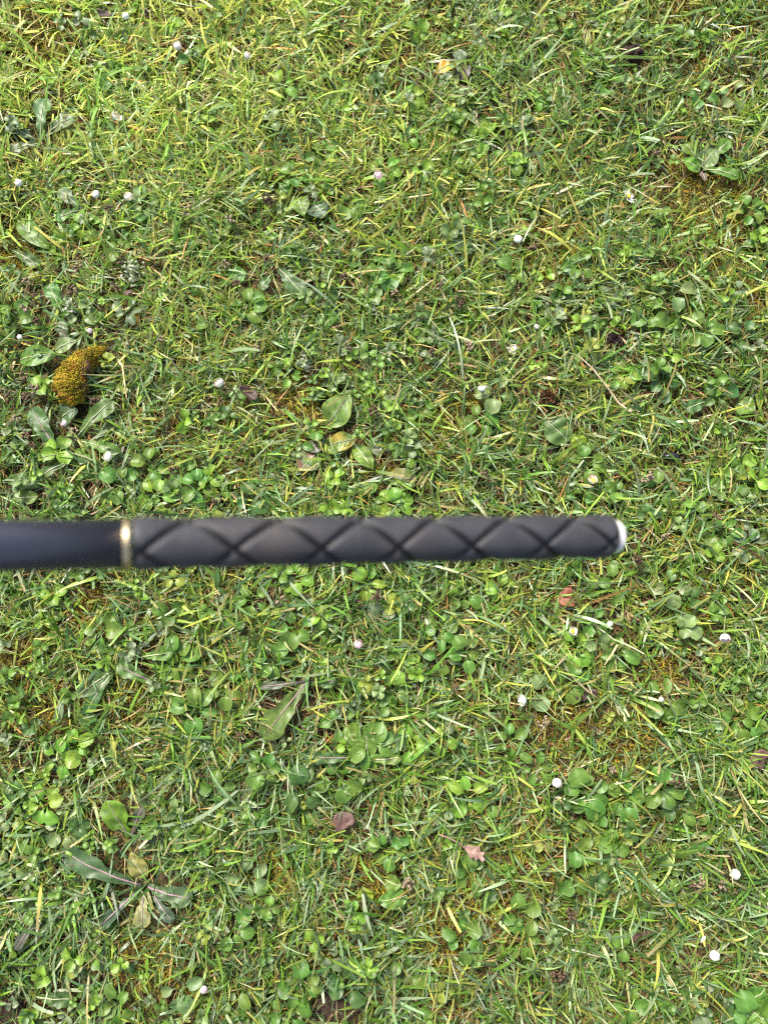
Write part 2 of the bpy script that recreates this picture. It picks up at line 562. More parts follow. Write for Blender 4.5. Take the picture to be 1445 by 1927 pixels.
def rosette(px, py, n, Lmm, green, group='rosettes of round daisy leaves in the turf', tilt=(6, 26), spread=None, rnd=None):
    r = rnd or random
    p0 = P(px, py)
    z = gz(p0.x, p0.y)
    o = empty('daisy_rosette', (p0.x, p0.y, z + 0.003), r.uniform(0, 6.28))
    size = 'large' if Lmm > 36 else ('small' if Lmm < 24 else 'medium')
    shade = {'mid': 'green', 'dark': 'dark green', 'bright': 'bright green', 'pale': 'pale green', 'grey': 'grey-green'}[green]
    tag(o, where(px, py, f'{size} {shade} round-leaved rosette', skip=None), 'plant', group)
    for k in range(n):
        lf = link_mesh('leaf', r.choice(LEAFMESH[green]), o)
        a = (k / n + r.uniform(-0.25, 0.25) / n) * (spread or 2 * PI)
        s = Lmm / 1000 * r.uniform(0.72, 1.15)
        lf.scale = (s, s * r.uniform(0.9, 1.15), s)
        lf.rotation_euler = (math.radians(r.uniform(-16, 16)), -math.radians(r.uniform(*tilt)), a)
        lf.location = (0.002 * math.cos(a), 0.002 * math.sin(a), r.uniform(0.004, 0.011))
    clear(p0, Lmm / 1000 * 0.72, 0.40)
    return o

ROS = [  # px, py, leaves, length mm, green
    (375, 1335, 6, 42, 'mid'), (345, 1242, 7, 40, 'mid'), (200, 1185, 6, 36, 'mid'), (95, 1505, 6, 36, 'bright'),
    (65, 1560, 5, 34, 'mid'), (130, 1560, 5, 36, 'pale'), (150, 1400, 6, 34, 'bright'), (120, 1425, 5, 34, 'bright'),
    (880, 1490, 6, 38, 'bright'), (925, 1545, 5, 32, 'mid'), (552, 1728, 6, 26, 'bright'), (660, 1710, 6, 28, 'bright'),
    (345, 1850, 5, 40, 'pale'), (1075, 1215, 8, 36, 'bright'), (1150, 1235, 7, 36, 'mid'), (1110, 1170, 6, 32, 'mid'),
    (1068, 1285, 6, 36, 'mid'), (1025, 1300, 4, 36, 'pale'), (1235, 1320, 5, 36, 'mid'), (1375, 1355, 7, 40, 'mid'),
    (1420, 1385, 5, 36, 'mid'), (1345, 1010, 7, 34, 'mid'), (1400, 1030, 6, 38, 'grey'), (1255, 1110, 4, 36, 'pale'),
    (1150, 1105, 5, 34, 'mid'), (915, 272, 4, 38, 'bright'), (900, 235, 4, 34, 'bright'), (1258, 560, 4, 40, 'pale'),
    (1002, 600, 5, 34, 'mid'), (1310, 632, 8, 36, 'mid'), (1165, 712, 5, 36, 'bright'), (1100, 880, 6, 36, 'mid'),
    (1085, 940, 5, 30, 'mid'), (690, 1105, 6, 32, 'bright'), (735, 1145, 6, 30, 'mid'), (755, 1250, 6, 34, 'bright'),
    (735, 1300, 7, 36, 'mid'), (700, 1395, 9, 44, 'mid'), (640, 1360, 5, 32, 'mid'), (770, 1400, 6, 32, 'bright'),
    (605, 850, 4, 34, 'mid'), (790, 780, 6, 28, 'mid'), (760, 800, 5, 26, 'bright'), (650, 735, 5, 30, 'pale'),
    (740, 520, 7, 38, 'mid'), (690, 500, 5, 34, 'mid'), (530, 180, 5, 34, 'bright'), (545, 710, 5, 28, 'bright'),
    (560, 1010, 5, 30, 'mid'), (1375, 190, 5, 36, 'pale'), (1310, 190, 4, 34, 'mid'), (1095, 1485, 7, 44, 'mid'),
    (1170, 1500, 6, 36, 'mid'), (1110, 1555, 6, 38, 'mid'), (1240, 1480, 6, 36, 'mid'), (968, 1710, 4, 34, 'mid'),
    (1275, 1510, 6, 36, 'dark'), (870, 1755, 6, 36, 'mid'), (1400, 405, 6, 36, 'mid'), (985, 330, 4, 34, 'pale'),
    (1010, 205, 4, 30, 'bright'), (770, 200, 6, 30, 'bright'), (760, 270, 5, 32, 'bright'), (870, 300, 6, 30, 'mid'),
    (940, 310, 6, 30, 'mid'), (720, 335, 7, 34, 'bright'), (385, 1575, 5, 32, 'bright'), (570, 1480, 6, 40, 'dark'),
    (640, 1460, 5, 40, 'mid'), (520, 1540, 6, 34, 'mid'), (505, 1440, 6, 34, 'mid'), (480, 1900, 6, 36, 'mid'),
    (540, 1900, 6, 36, 'mid'), (570, 1850, 8, 38, 'mid'), (660, 1850, 6, 36, 'dark'), (830, 1900, 6, 34, 'mid'),
    (185, 1900, 5, 34, 'mid'), (410, 620, 5, 30, 'mid'), (470, 590, 6, 34, 'mid'), (250, 600, 5, 30, 'grey'),
    (160, 600, 5, 36, 'pale'), (40, 610, 5, 34, 'mid'), (350, 890, 5, 34, 'mid'), (290, 880, 5, 36, 'mid'),
    (240, 915, 6, 40, 'mid'), (380, 920, 6, 36, 'mid'), (300, 940, 6, 34, 'bright'), (480, 950, 6, 34, 'dark'),
    (700, 940, 6, 32, 'mid'), (745, 950, 6, 34, 'bright'), (900, 800, 5, 34, 'mid'), (930, 750, 5, 36, 'pale'),
    (960, 520, 4, 36, 'mid'), (1240, 730, 6, 40, 'dark'), (1345, 750, 5, 36, 'dark'), (1210, 600, 6, 36, 'mid'),
    (1390, 640, 5, 34, 'dark'), (1425, 480, 6, 36, 'mid'), (1360, 920, 6, 36, 'mid'), (1410, 870, 5, 30, 'bright'),
    (1230, 930, 6, 36, 'mid'), (1130, 1020, 6, 34, 'mid'), (870, 1120, 6, 34, 'mid'), (940, 1110, 5, 30, 'bright'),
    (560, 1090, 6, 30, 'bright'), (830, 1240, 5, 34, 'mid'), (870, 1230, 5, 34, 'mid'), (830, 1180, 6, 30, 'mid'),
    (520, 1240, 6, 34, 'mid'), (560, 1180, 5, 36, 'mid'), (440, 1190, 5, 30, 'mid'), (430, 1290, 5, 36, 'mid'),
    (480, 1130, 5, 34, 'mid'), (1000, 1440, 6, 34, 'mid'), (960, 1390, 6, 34, 'mid'), (830, 1390, 5, 30, 'bright'),
    (190, 250, 5, 30, 'mid'), (370, 125, 5, 34, 'mid'), (230, 160, 6, 34, 'mid'), (170, 430, 6, 34, 'bright'),
    (260, 440, 6, 34, 'mid'), (240, 480, 6, 30, 'mid'), (420, 440, 6, 32, 'mid'), (390, 250, 5, 26, 'bright'),
    (280, 400, 5, 36, 'pale'), (560, 340, 6, 30, 'mid'), (610, 300, 6, 34, 'mid'), (660, 400, 6, 34, 'mid'),
    (1050, 60, 5, 34, 'mid'), (1130, 180, 5, 34, 'mid'), (1240, 430, 6, 30, 'mid'), (1090, 510, 6, 34, 'mid'),
    (1430, 1700, 6, 36, 'mid'), (1300, 1560, 5, 36, 'mid'), (985, 1760, 5, 34, 'mid'), (1180, 1880, 5, 34, 'mid'),
    (1400, 1900, 6, 44, 'mid'), (1240, 1640, 5, 30, 'mid'), (1070, 1640, 5, 34, 'mid'), (760, 1830, 5, 34, 'mid'),
    (880, 1640, 6, 34, 'mid'), (780, 1560, 6, 34, 'mid'), (730, 1590, 6, 34, 'mid'), (470, 1650, 6, 36, 'pale'),
    (440, 1740, 6, 36, 'mid'), (35, 1625, 5, 36, 'pale'), (230, 1880, 5, 34, 'mid'), (420, 1480, 5, 30, 'mid'),
]
_rr = random.Random(5)
for (px, py, n, Lm, gcol) in ROS:
    rosette(px + _rr.uniform(-4, 4), py + _rr.uniform(-4, 4), n, Lm * 0.74, gcol, rnd=_rr)

# ------------------------------------------------------------------ dandelions and other big-leaved plants
def big_plant(name, label, cat, leaves, group=None):
    """leaves: list of dicts with pixel base, pixel tip, width mm, shape, colours"""
    b0 = leaves[0]['base']
    c = P(*b0)
    cz = gz(c.x, c.y)
    root = empty(name, (c.x, c.y, cz))
    tag(root, label, cat, group)
    USED.add(label)
    for k, lf in enumerate(leaves):
        h0, h1 = lf.get('h', (0.010, 0.021))
        a = P(*lf['base'], h0 + cz); t = P(*lf['tip'], h1 + cz)
        d = t - a
        L = d.length
        W = lf['w'] / 1000
        col = lf.get('c', GREENS['mid'])
        if isinstance(col, str): col = GREENS[col]
        V, Q, C = leaf_arrays(L, W, lf.get('shape', 'lobed'), 34, 8, arch=lf.get('arch', 0.10), cup=lf.get('cup', 0.25), wav=0.045,
                              seed=lf.get('seed', k + int(b0[0])), c_base=col, c_edge=lf.get('edge'), c_rib=tuple(x * 1.5 for x in col),
                              lobes=lf.get('lobes', 4), blotch=lf.get('blotch'), petiole=0.12, droop=lf.get('droop', 0.2), side=lf.get('side', 0.0))
        me = mesh_np('leaf', V, Q, M_leaf, colors=C)
        o = link_mesh('leaf', me, root)
        o.location = a - root.location
        o.rotation_euler = (math.radians(lf.get('roll', 0)), -math.asin(max(-1, min(1, d.z / L))), math.atan2(d.y, d.x))
        # midrib: a raised tapering cord along the middle row of the leaf
        nu = 8
        mid = [V[i * (nu + 1) + nu // 2] for i in range(0, 33, 2)]
        pts = [(p[0], p[1], p[2] + 0.0006) for p in mid]
        rw = lf.get('rib_w', 1.15) * 0.72 / 1000
        rad = [rw * (1 - 0.8 * i / len(pts)) + 0.00015 for i in range(len(pts))]
        rm = M_rib_purple if lf.get('rib', 'pale') == 'purple' else M_rib_pale
        link_mesh('midrib', tube_mesh('midrib', pts, rad, rm, 6), o)
        for q in (0.3, 0.55, 0.8):
            clear(a + d * q, max(W * 0.60, 0.012), 0.18)
    return root

DG = 'dandelions and hawkbits growing in the lawn'
big_plant('dandelion', 'flat dandelion rosette with thick purple midribs at lower left of lawn', 'plant', [
    dict(base=(268, 1665), tip=(113, 1600), w=38, c=(0.035, 0.085, 0.026), rib='purple', rib_w=1.8, lobes=3, seed=3),
    dict(base=(280, 1668), tip=(362, 1692), w=34, c=(0.075, 0.115, 0.045), rib='purple', rib_w=2.0, lobes=4, seed=8),
    dict(base=(272, 1680), tip=(268, 1748), w=28, c=(0.16, 0.18, 0.07), rib='purple', lobes=3, seed=9, edge=(0.22, 0.21, 0.06)),
    dict(base=(255, 1680), tip=(183, 1748), w=22, c=(0.045, 0.09, 0.04), rib='purple', rib_w=1.8, lobes=3, seed=10),
    dict(base=(275, 1650), tip=(245, 1605), w=24, c=(0.20, 0.21, 0.05), rib='pale', lobes=3, seed=12, shape='oval'),
    dict(base=(290, 1680), tip=(325, 1735), w=20, c=(0.06, 0.09, 0.05), rib='purple', lobes=3, seed=13),
    dict(base=(80, 1715), tip=(28, 1790), w=16, c=(0.08, 0.085, 0.055), rib='purple', lobes=2, seed=14),
], DG)
big_plant('dandelion', 'bright green notched dandelion leaf with dark midrib standing up at lower left', 'plant', [
    dict(base=(247, 1572), tip=(202, 1508), w=42, c=(0.075, 0.17, 0.012), rib='purple', rib_w=0.9, shape='lobed', lobes=2, seed=21, h=(0.006, 0.03)),
    dict(base=(250, 1570), tip=(268, 1518), w=18, c=(0.07, 0.085, 0.045), rib='purple', lobes=3, seed=22),
], DG)
big_plant('dandelion', 'dandelion with one long pink-ribbed leaf below the left half of the pole', 'plant', [
    dict(base=(578, 1282), tip=(494, 1391), w=44, c=(0.070, 0.135, 0.025), rib='purple', rib_w=1.4, lobes=3, seed=31, blotch=None),
    dict(base=(575, 1282), tip=(488, 1293), w=14, c=(0.07, 0.10, 0.05), rib='purple', rib_w=1.5, lobes=3, seed=32),
    dict(base=(582, 1284), tip=(632, 1280), w=26, c=(0.055, 0.11, 0.025), rib='purple', lobes=3, seed=33),
], DG)
big_plant('dandelion', 'dandelion of blunt lobed leaves with pale ribs below the metal collar', 'plant', [
    dict(base=(290, 1283), tip=(218, 1250), w=30, c=(0.07, 0.14, 0.03), rib='purple', rib_w=1.3, lobes=4, seed=41),
    dict(base=(215, 1262), tip=(142, 1312), w=26, c=(0.045, 0.10, 0.025), rib='pale', lobes=2, seed=42, shape='oval'),
    dict(base=(268, 1236), tip=(325, 1228), w=24, c='mid', rib='pale', lobes=4, seed=43),
    dict(base=(128, 1290), tip=(108, 1360), w=14, c='grey', rib='pale', lobes=4, seed=44),
    dict(base=(215, 1262), tip=(160, 1345), w=22, c='dark', rib='pale', lobes=4, seed=45),
], DG)
big_plant('dandelion', 'dark green dandelion with two broad leaves beneath the mossy clump', 'plant', [
    dict(base=(120, 862), tip=(58, 765), w=34, c=(0.045, 0.105, 0.022), rib='purple', rib_w=1.6, lobes=4, seed=51),
    dict(base=(148, 822), tip=(213, 752), w=34, c=(0.055, 0.12, 0.022), rib='pale', lobes=2, seed=52, shape='lobed', rib_w=1.3),
    dict(base=(118, 785), tip=(145, 768), w=32, c=(0.06, 0.11, 0.04), rib='pale', lobes=2, seed=53, shape='oval'),
    dict(base=(150, 830), tip=(225, 850), w=22, c='mid', rib='pale', lobes=4, seed=54),
    dict(base=(148, 862), tip=(60, 905), w=20, c='dark', rib='pale', lobes=4, seed=55),
], DG)
big_plant('dandelion', 'cluster of upright oval dandelion leaves above the middle of the foam grip', 'plant', [
    dict(base=(617, 801), tip=(659, 742), w=42, c=(0.085, 0.185, 0.035), edge=(0.12, 0.22, 0.04), rib='purple', rib_w=0.9, shape='oval', seed=61, h=(0.008, 0.03)),
    dict(base=(620, 838), tip=(670, 826), w=28, c=(0.075, 0.16, 0.03), rib='purple', rib_w=0.8, shape='oval', seed=62, blotch=(0.30, 0.24, 0.03)),
    dict(base=(667, 838), tip=(702, 882), w=24, c=(0.10, 0.19, 0.02), rib='pale', shape='oval', seed=63),
    dict(base=(598, 852), tip=(564, 886), w=34, c=(0.14, 0.17, 0.07), rib='pale', shape='oval', seed=64, blotch=(0.26, 0.15, 0.09)),
    dict(base=(600, 835), tip=(580, 850), w=22, c=(0.11, 0.11, 0.07), rib='purple', shape='oval', seed=65),
    dict(base=(700, 825), tip=(715, 860), w=18, c='grey', rib='purple', shape='oval', seed=66),
], DG)
big_plant('dandelion', 'single broad dandelion leaf with pale yellow blotches, edged by the middle of the pole', 'plant', [
    dict(base=(718, 897), tip=(783, 903), w=44, c=(0.075, 0.15, 0.025), rib='purple', rib_w=1.2, lobes=3, seed=71, blotch=(0.30, 0.30, 0.10)),
    dict(base=(740, 925), tip=(760, 945), w=26, c='bright', rib='pale', shape='oval', seed=72),
], DG)
big_plant('dandelion', 'wide mid-green dandelion leaf above the right end of the pole', 'plant', [
    dict(base=(1068, 832), tip=(1022, 788), w=42, c=(0.06, 0.13, 0.03), rib='pale', rib_w=1.0, shape='oval', seed=81),
    dict(base=(1095, 845), tip=(1077, 818), w=24, c=(0.16, 0.22, 0.01), rib='pale', shape='oval', seed=82),
    dict(base=(1100, 845), tip=(1110, 830), w=18, c='mid', rib='pale', shape='oval', seed=83),
], DG)
big_plant('dandelion', 'spreading dandelion with toothed pale leaves near the top right', 'plant', [
    dict(base=(1316, 316), tip=(1288, 268), w=28, c='mid', rib='pale', lobes=3, seed=91),
    dict(base=(1318, 315), tip=(1347, 278), w=30, c='pale', rib='pale', lobes=1, shape='oval', seed=92),
    dict(base=(1325, 310), tip=(1375, 262), w=26, c='mid', rib='pale', lobes=3, seed=93),
    dict(base=(1322, 320), tip=(1390, 332), w=24, c='mid', rib='pale', lobes=3, seed=94),
    dict(base=(1315, 322), tip=(1282, 300), w=22, c='bright', rib='pale', shape='oval', seed=95),
    dict(base=(1318, 325), tip=(1326, 340), w=11, c=(0.10, 0.09, 0.06), rib='purple', shape='oval', seed=96),
], DG)
big_plant('dandelion', 'toothed dandelion leaf with straight pale midrib left of the centre', 'plant', [
    dict(base=(522, 503), tip=(572, 558), w=36, c=(0.055, 0.115, 0.035), rib='pale', rib_w=1.3, lobes=4, seed=101),
    dict(base=(420, 535), tip=(462, 512), w=32, c='mid', rib='pale', lobes=3, seed=102),
    dict(base=(515, 515), tip=(490, 545), w=20, c='dark', rib='pale', lobes=3, seed=103),
], DG)
big_plant('dandelion', 'dull grey-green dandelion with wide leaves near the upper left edge', 'plant', [
    dict(base=(78, 262), tip=(85, 182), w=32, c=(0.085, 0.15, 0.045), rib='pale', rib_w=1.0, lobes=3, seed=111),
    dict(base=(88, 258), tip=(140, 218), w=34, c=(0.095, 0.145, 0.055), rib='pale', lobes=3, seed=112),
    dict(base=(70, 266), tip=(8, 232), w=30, c=(0.10, 0.14, 0.065), rib='pale', lobes=3, seed=113),
    dict(base=(75, 272), tip=(20, 285), w=22, c='grey', rib='pale', lobes=3, seed=114),
], DG)
big_plant('dandelion', 'long green leaves pointing right at the left edge of the upper lawn', 'plant', [
    dict(base=(35, 415), tip=(92, 468), w=28, c='mid', rib='pale', shape='oval', seed=121),
    dict(base=(160, 400), tip=(110, 355), w=26, c='grey', rib='pale', lobes=3, seed=122),
    dict(base=(165, 395), tip=(105, 412), w=22, c='mid', rib='pale', lobes=3, seed=123),
    dict(base=(20, 470), tip=(75, 500), w=24, c='dark', rib='pale', lobes=3, seed=124),
], DG)
big_plant('dandelion', 'light dandelion leaf folded over its yellow underside near the top', 'plant', [
    dict(base=(858, 138), tip=(868, 92), w=26, c=(0.15, 0.19, 0.10), rib='pale', shape='lobed', lobes=2, seed=131, h=(0.010, 0.03)),
    dict(base=(856, 120), tip=(818, 136), w=20, c=(0.32, 0.30, 0.015), rib='pale', shape='oval', seed=132, h=(0.02, 0.02), blotch=(0.40, 0.22, 0.02)),
    dict(base=(862, 150), tip=(885, 122), w=22, c=(0.10, 0.08, 0.07), rib='purple', shape='oval', seed=133),
    dict(base=(850, 145), tip=(858, 160), w=16, c=(0.18, 0.22, 0.03), rib='pale', shape='oval', seed=134),
], DG)
big_plant('dandelion', 'low dandelion leaves with a stout pale rib above the mossy clump', 'plant', [
    dict(base=(120, 590), tip=(92, 532), w=30, c='mid', rib='pale', rib_w=1.4, lobes=3, seed=141),
    dict(base=(130, 645), tip=(112, 605), w=24, c='grey', rib='purple', lobes=3, seed=142),
    dict(base=(40, 678), tip=(105, 665), w=32, c='mid', rib='pale', shape='oval', seed=143),
    dict(base=(105, 660), tip=(145, 640), w=22, c='pale', rib='pale', shape='oval', seed=144),
], DG)
big_plant('dandelion', 'dark green dandelion leaf at the left edge just above the pole', 'plant', [
    dict(base=(5, 905), tip=(78, 905), w=32, c='dark', rib='pale', lobes=3, seed=151),
    dict(base=(20, 940), tip=(70, 935), w=24, c='mid', rib='pale', lobes=3, seed=152),
], DG)
big_plant('dandelion', 'pair of broad smooth leaves below the top centre', 'plant', [
    dict(base=(560, 372), tip=(572, 405), w=28, c='mid', rib='pale', shape='oval', seed=161),
    dict(base=(590, 385), tip=(612, 408), w=34, c=(0.05, 0.10, 0.05), rib='pale', shape='oval', seed=162),
    dict(base=(545, 370), tip=(525, 345), w=20, c='mid', rib='pale', shape='oval', seed=163),
], DG)
big_plant('daisy_plant', 'spoon-shaped toothed leaf lying alone below the plum-brown dead leaf', 'plant', [
    dict(base=(766, 1684), tip=(711, 1697), w=26, c=(0.11, 0.20, 0.03), rib='pale', rib_w=0.8, shape='oval', seed=171, h=(0.012, 0.018)),
    dict(base=(690, 1695), tip=(683, 1668), w=22, c=(0.19, 0.23, 0.02), rib='pale', shape='oval', seed=172),
    dict(base=(725, 1655), tip=(755, 1668), w=22, c='mid', rib='pale', shape='oval', seed=173),
], DG)
big_plant('dandelion', 'dark spreading dandelion low in the middle of the lower lawn', 'plant', [
    dict(base=(708, 1428), tip=(757, 1385), w=30, c='dark', rib='pale', lobes=3, seed=181),
    dict(base=(690, 1425), tip=(690, 1372), w=28, c='mid', rib='pale', rib_w=1.2, shape='oval', seed=182),
    dict(base=(695, 1430), tip=(755, 1425), w=22, c='mid', rib='pale', lobes=3, seed=183),
    dict(base=(672, 1425), tip=(590, 1425), w=20, c='dark', rib='purple', lobes=3, seed=184),
    dict(base=(685, 1420), tip=(655, 1380), w=24, c='mid', rib='pale', shape='oval', seed=185),
], DG)
big_plant('dandelion', 'dark saw-toothed dandelion leaf in the bottom left corner', 'plant', [
    dict(base=(65, 1873), tip=(138, 1880), w=26, c='dark', rib='pale', lobes=5, seed=191),
    dict(base=(205, 1885), tip=(165, 1870), w=22, c='dark', rib='pale', lobes=3, seed=192),
], DG)
big_plant('dandelion', 'broad flat dandelion leaves at the bottom edge near the right corner', 'plant', [
    dict(base=(1400, 1885), tip=(1440, 1862), w=34, c='mid', rib='pale', shape='oval', seed=201),
    dict(base=(1398, 1895), tip=(1360, 1925), w=34, c='dark', rib='pale', shape='oval', seed=202),
    dict(base=(1405, 1895), tip=(1440, 1922), w=32, c='mid', rib='pale', shape='oval', seed=203),
], DG)
big_plant('dandelion', 'smooth bright green dandelion leaf at the right edge above the pole', 'plant', [
    dict(base=(1330, 745), tip=(1352, 712), w=28, c='bright', rib='pale', shape='oval', seed=211),
    dict(base=(1385, 760), tip=(1420, 775), w=30, c='mid', rib='pale', shape='oval', seed=212),
    dict(base=(1330, 755), tip=(1290, 770), w=26, c='dark', rib='pale', lobes=3, seed=213),
], DG)

# ------------------------------------------------------------------ daisies
def daisy(px, py, label, opened=0.1, size=10.5, tilt=(0, 0), h=0.032, root_px=None, pink=0.0, disc=False, stem='green', npet=22):
    """opened 0 = closed bud, 1 = flat; tilt = (degrees off vertical, image bearing in degrees, 0 = right, 90 = up)"""
    if pink == 0: pink = (px * 7 + py * 3) % 10 / 20
    g0 = P(px, py)
    z0 = gz(g0.x, g0.y)
    hd = P(px, py, z0 + h)
    rb = P(*root_px) if root_px else P(px + random.uniform(-12, 12), py + random.uniform(8, 26))
    rz = gz(rb.x, rb.y)
    root = empty('daisy', (rb.x, rb.y, rz))
    tag(root, label, 'flower', 'daisies dotted over the lawn'); USED.add(label)
    ta, tb = math.radians(tilt[0]), math.radians(tilt[1])
    ax = Vector((math.sin(ta) * math.cos(tb), math.sin(ta) * math.sin(tb), math.cos(ta)))
    q = Vector((0, 0, 1)).rotation_difference(ax)
    s = size * 1.2 / 1000
    # stem: from the root up and into the underside of the head
    end = hd - ax * s * 0.35 - root.location
    c1 = Vector((end.x * 0.15, end.y * 0.15, end.z * 0.75))
    c2 = end - ax * s * 1.1
    pts = []
    for i in range(11):
        t = i / 10
        pts.append((1 - t) ** 3 * Vector((0, 0, 0)) + 3 * (1 - t) ** 2 * t * c1 + 3 * (1 - t) * t * t * c2 + t ** 3 * end)
    link_mesh('stem', tube_mesh('stem', pts, [0.0009] * 11, M_redstem if stem == 'red' else M_stem, 6), root)
    # petals
    V = []; Q = []; C = []
    rr = random.Random(int(px * 13 + py))
    for ring in range(3 if opened < 0.4 else 2):
        for k in range(npet // 2):
            a = 2 * PI * (k + 0.5 * ring) / (npet // 2) + rr.uniform(-0.08, 0.08)
            L = s * (0.95 if opened > 0.6 else 0.92) * rr.uniform(0.86, 1.06)
            wd = s * (0.20 if opened > 0.6 else 0.27)
            if ring == 2: L *= 0.86; wd *= 0.9
            b = len(V)
            op = max(0, min(1, opened * (0.2 if ring == 2 else 1) + rr.uniform(-0.07, 0.07)))
            th = math.radians(20 + 65 * op)
            r_, z_ = s * 0.16, -0.25 * s
            NT = 6
            for i in range(NT + 1):
                t = i / NT
                w = wd * (0.35 + 0.65 * math.sin(PI * min(1, 0.15 + 0.7 * t))) * (0.55 if t == 1 else 1)
                for u in (-1, 0, 1):
                    rad = r_ - (0.0007 if u == 0 else 0) * (-0.4)
                    V.append((rad * math.cos(a) - u * w / 2 * math.sin(a), rad * math.sin(a) + u * w / 2 * math.cos(a), z_ + (0.00025 if u else 0)))
                    pk = pink * max(0, t - 0.35) * 1.5 * (1 if ring == 0 else 0.6)
                    sh = 0.86 + 0.14 * rr.random()
                    C.append(((0.74 - 0.05 * pk) * sh, (0.73 - 0.40 * min(1, pk)) * sh, (0.71 - 0.22 * min(1, pk)) * sh))
                # closed petals bulge out then curl in towards the tip
                th_i = th + (1 - op) * (math.radians(42) - t * math.radians(165)) + op * t * 0.12
                r_ = max(0.0004, r_ + math.sin(th_i) * L / NT)
                z_ += math.cos(th_i) * L / NT
            for i in range(NT):
                for u in range(2):
                    x = b + i * 3 + u
                    Q.append((x, x + 1, x + 4, x + 3))
    if not disc and opened < 0.5:            # the folded petal tips that close the heart of the bud
        b = len(V)
        for i in range(4):
            f = i / 3
            for k in range(10):
                a = 2 * PI * k / 10
                w = s * 0.40 * (1 - f ** 1.6) * (1 + 0.12 * (k % 2)) + 0.0001
                V.append((w * math.cos(a), w * math.sin(a), s * (0.16 + 0.34 * f)))
                pk = pink * f
                C.append((0.72 - 0.05 * pk, 0.70 - 0.38 * min(1, pk), 0.66 - 0.26 * min(1, pk)))
        for i in range(3):
            for k in range(10):
                Q.append((b + i * 10 + k, b + i * 10 + (k + 1) % 10, b + (i + 1) * 10 + (k + 1) % 10, b + (i + 1) * 10 + k))
    V = [tuple(q @ Vector(v) + (hd - root.location)) for v in V]
    link_mesh('petals', mesh_np('petals', V, Q, M_petal, colors=C), root)
    # green cup under the petals
    V = []; Q = []
    ns = 12
    prof = [(0.02, -0.42), (0.20, -0.38), (0.30, -0.22), (0.33, -0.05), (0.26, 0.02)]
    for (r0, zz) in prof:
        for k in range(ns):
            a = 2 * PI * k / ns
            e = 1 + (0.12 if k % 2 else 0) * (1 if zz > -0.1 else 0)
            V.append(tuple(q @ Vector((r0 * s * e * math.cos(a), r0 * s * e * math.sin(a), zz * s)) + (hd - root.location)))
    for i in range(len(prof) - 1):
        for k in range(ns):
            Q.append((i * ns + k, i * ns + (k + 1) % ns, (i + 1) * ns + (k + 1) % ns, (i + 1) * ns + k))
    link_mesh('sepals', mesh_np('sepals', V, Q, M_sepal), root)
    if disc:
        V = []; Q = []; T = []
        for i in range(6):
            f = i / 5 * PI / 2
            for k in range(16):
                a = 2 * PI * k / 16
                V.append(tuple(q @ Vector((0.36 * s * math.cos(f) * math.cos(a), 0.36 * s * math.cos(f) * math.sin(a), 0.02 * s + 0.22 * s * math.sin(f))) + (hd - root.location)))
        for i in range(5):
            for k in range(16):
                Q.append((i * 16 + k, i * 16 + (k + 1) % 16, (i + 1) * 16 + (k + 1) % 16, (i + 1) * 16 + k))
        link_mesh('disc', mesh_np('disc', V, Q, M_disc), root)
    clear(hd, 0.012, 0.25)
    return root

daisy(238, 32, 'white daisy bud nearest the top edge, left of the top centre', 0.12, 9.5, (25, 110), root_px=(242, 62))
daisy(335, 88, 'plump closed white daisy bud at top left, right of another bud', 0.08, 11, (10, 60), root_px=(352, 104))
daisy(465, 106, 'small pinkish daisy bud on its own near the top left', 0.15, 9, (45, 20), pink=0.5)
daisy(219, 221, 'half-open daisy with a hint of yellow in the upper left', 0.45, 9.5, (55, 30), disc=True)
daisy(37, 345, 'small squarish white daisy bud at the left edge of the upper lawn', 0.12, 10, (20, 160), root_px=(62, 385), stem='red', pink=0.3)
daisy(182, 367, 'egg-shaped white daisy bud, left of the pair in the upper left', 0.06, 10.5, (25, 150), root_px=(195, 392))
daisy(243, 371, 'white daisy bud with a peach centre, right of the pair in the upper left', 0.2, 10.5, (5, 60), root_px=(280, 415), pink=0.4, stem='red')
daisy(712, 331, 'daisy bud with pink centre on dark stalk among bright leaves near top centre', 0.2, 10.5, (8, 30), root_px=(705, 345), pink=0.9, stem='red')
daisy(1182, 369, 'open white daisy with yellow centre in the upper right', 0.8, 9.5, (38, 20), disc=True, h=0.03)
daisy(974, 451, 'egg-shaped pure white daisy bud right of the upper centre', 0.05, 11.5, (20, 80), root_px=(972, 478))
daisy(170, 623, 'tiny orange-pink daisy bud on purple stalk above the mossy clump', 0.1, 6.5, (15, 0), root_px=(168, 645), pink=1.0, stem='red')
daisy(415, 722, 'pinkish white daisy facing left, right of the mossy clump', 0.35, 10.5, (50, 140), root_px=(440, 735), pink=0.5)
daisy(205, 860, 'white ragged daisy bud on leaning stalk under the mossy clump', 0.25, 11, (30, 170), root_px=(235, 895))
daisy(907, 733, 'small white daisy seen from the side near the centre right', 0.25, 8.5, (60, 100), root_px=(900, 765))
daisy(966, 657, 'half-open white daisy with orange centre beside a dark red stalk', 0.35, 9, (35, 200), disc=True, pink=0.3, root_px=(985, 640), stem='red')
daisy(1115, 904, 'frayed pink and white daisy above the right end of the pole', 0.4, 9, (30, 100), pink=0.7, disc=True, root_px=(1118, 935), stem='red')
daisy(674, 1213, 'salmon-tinged daisy bud on a dark red stalk below the grip', 0.22, 9, (25, 60), pink=0.9, root_px=(665, 1232), stem='red')
daisy(985, 1317, 'white daisy lying sideways with a long pale stalk to its right', 0.4, 9.5, (75, 190), root_px=(1042, 1318))
daisy(1077, 1188, 'tiny yellowish daisy bud in the leafy patch below the white plug', 0.4, 7.5, (20, 40), disc=True)
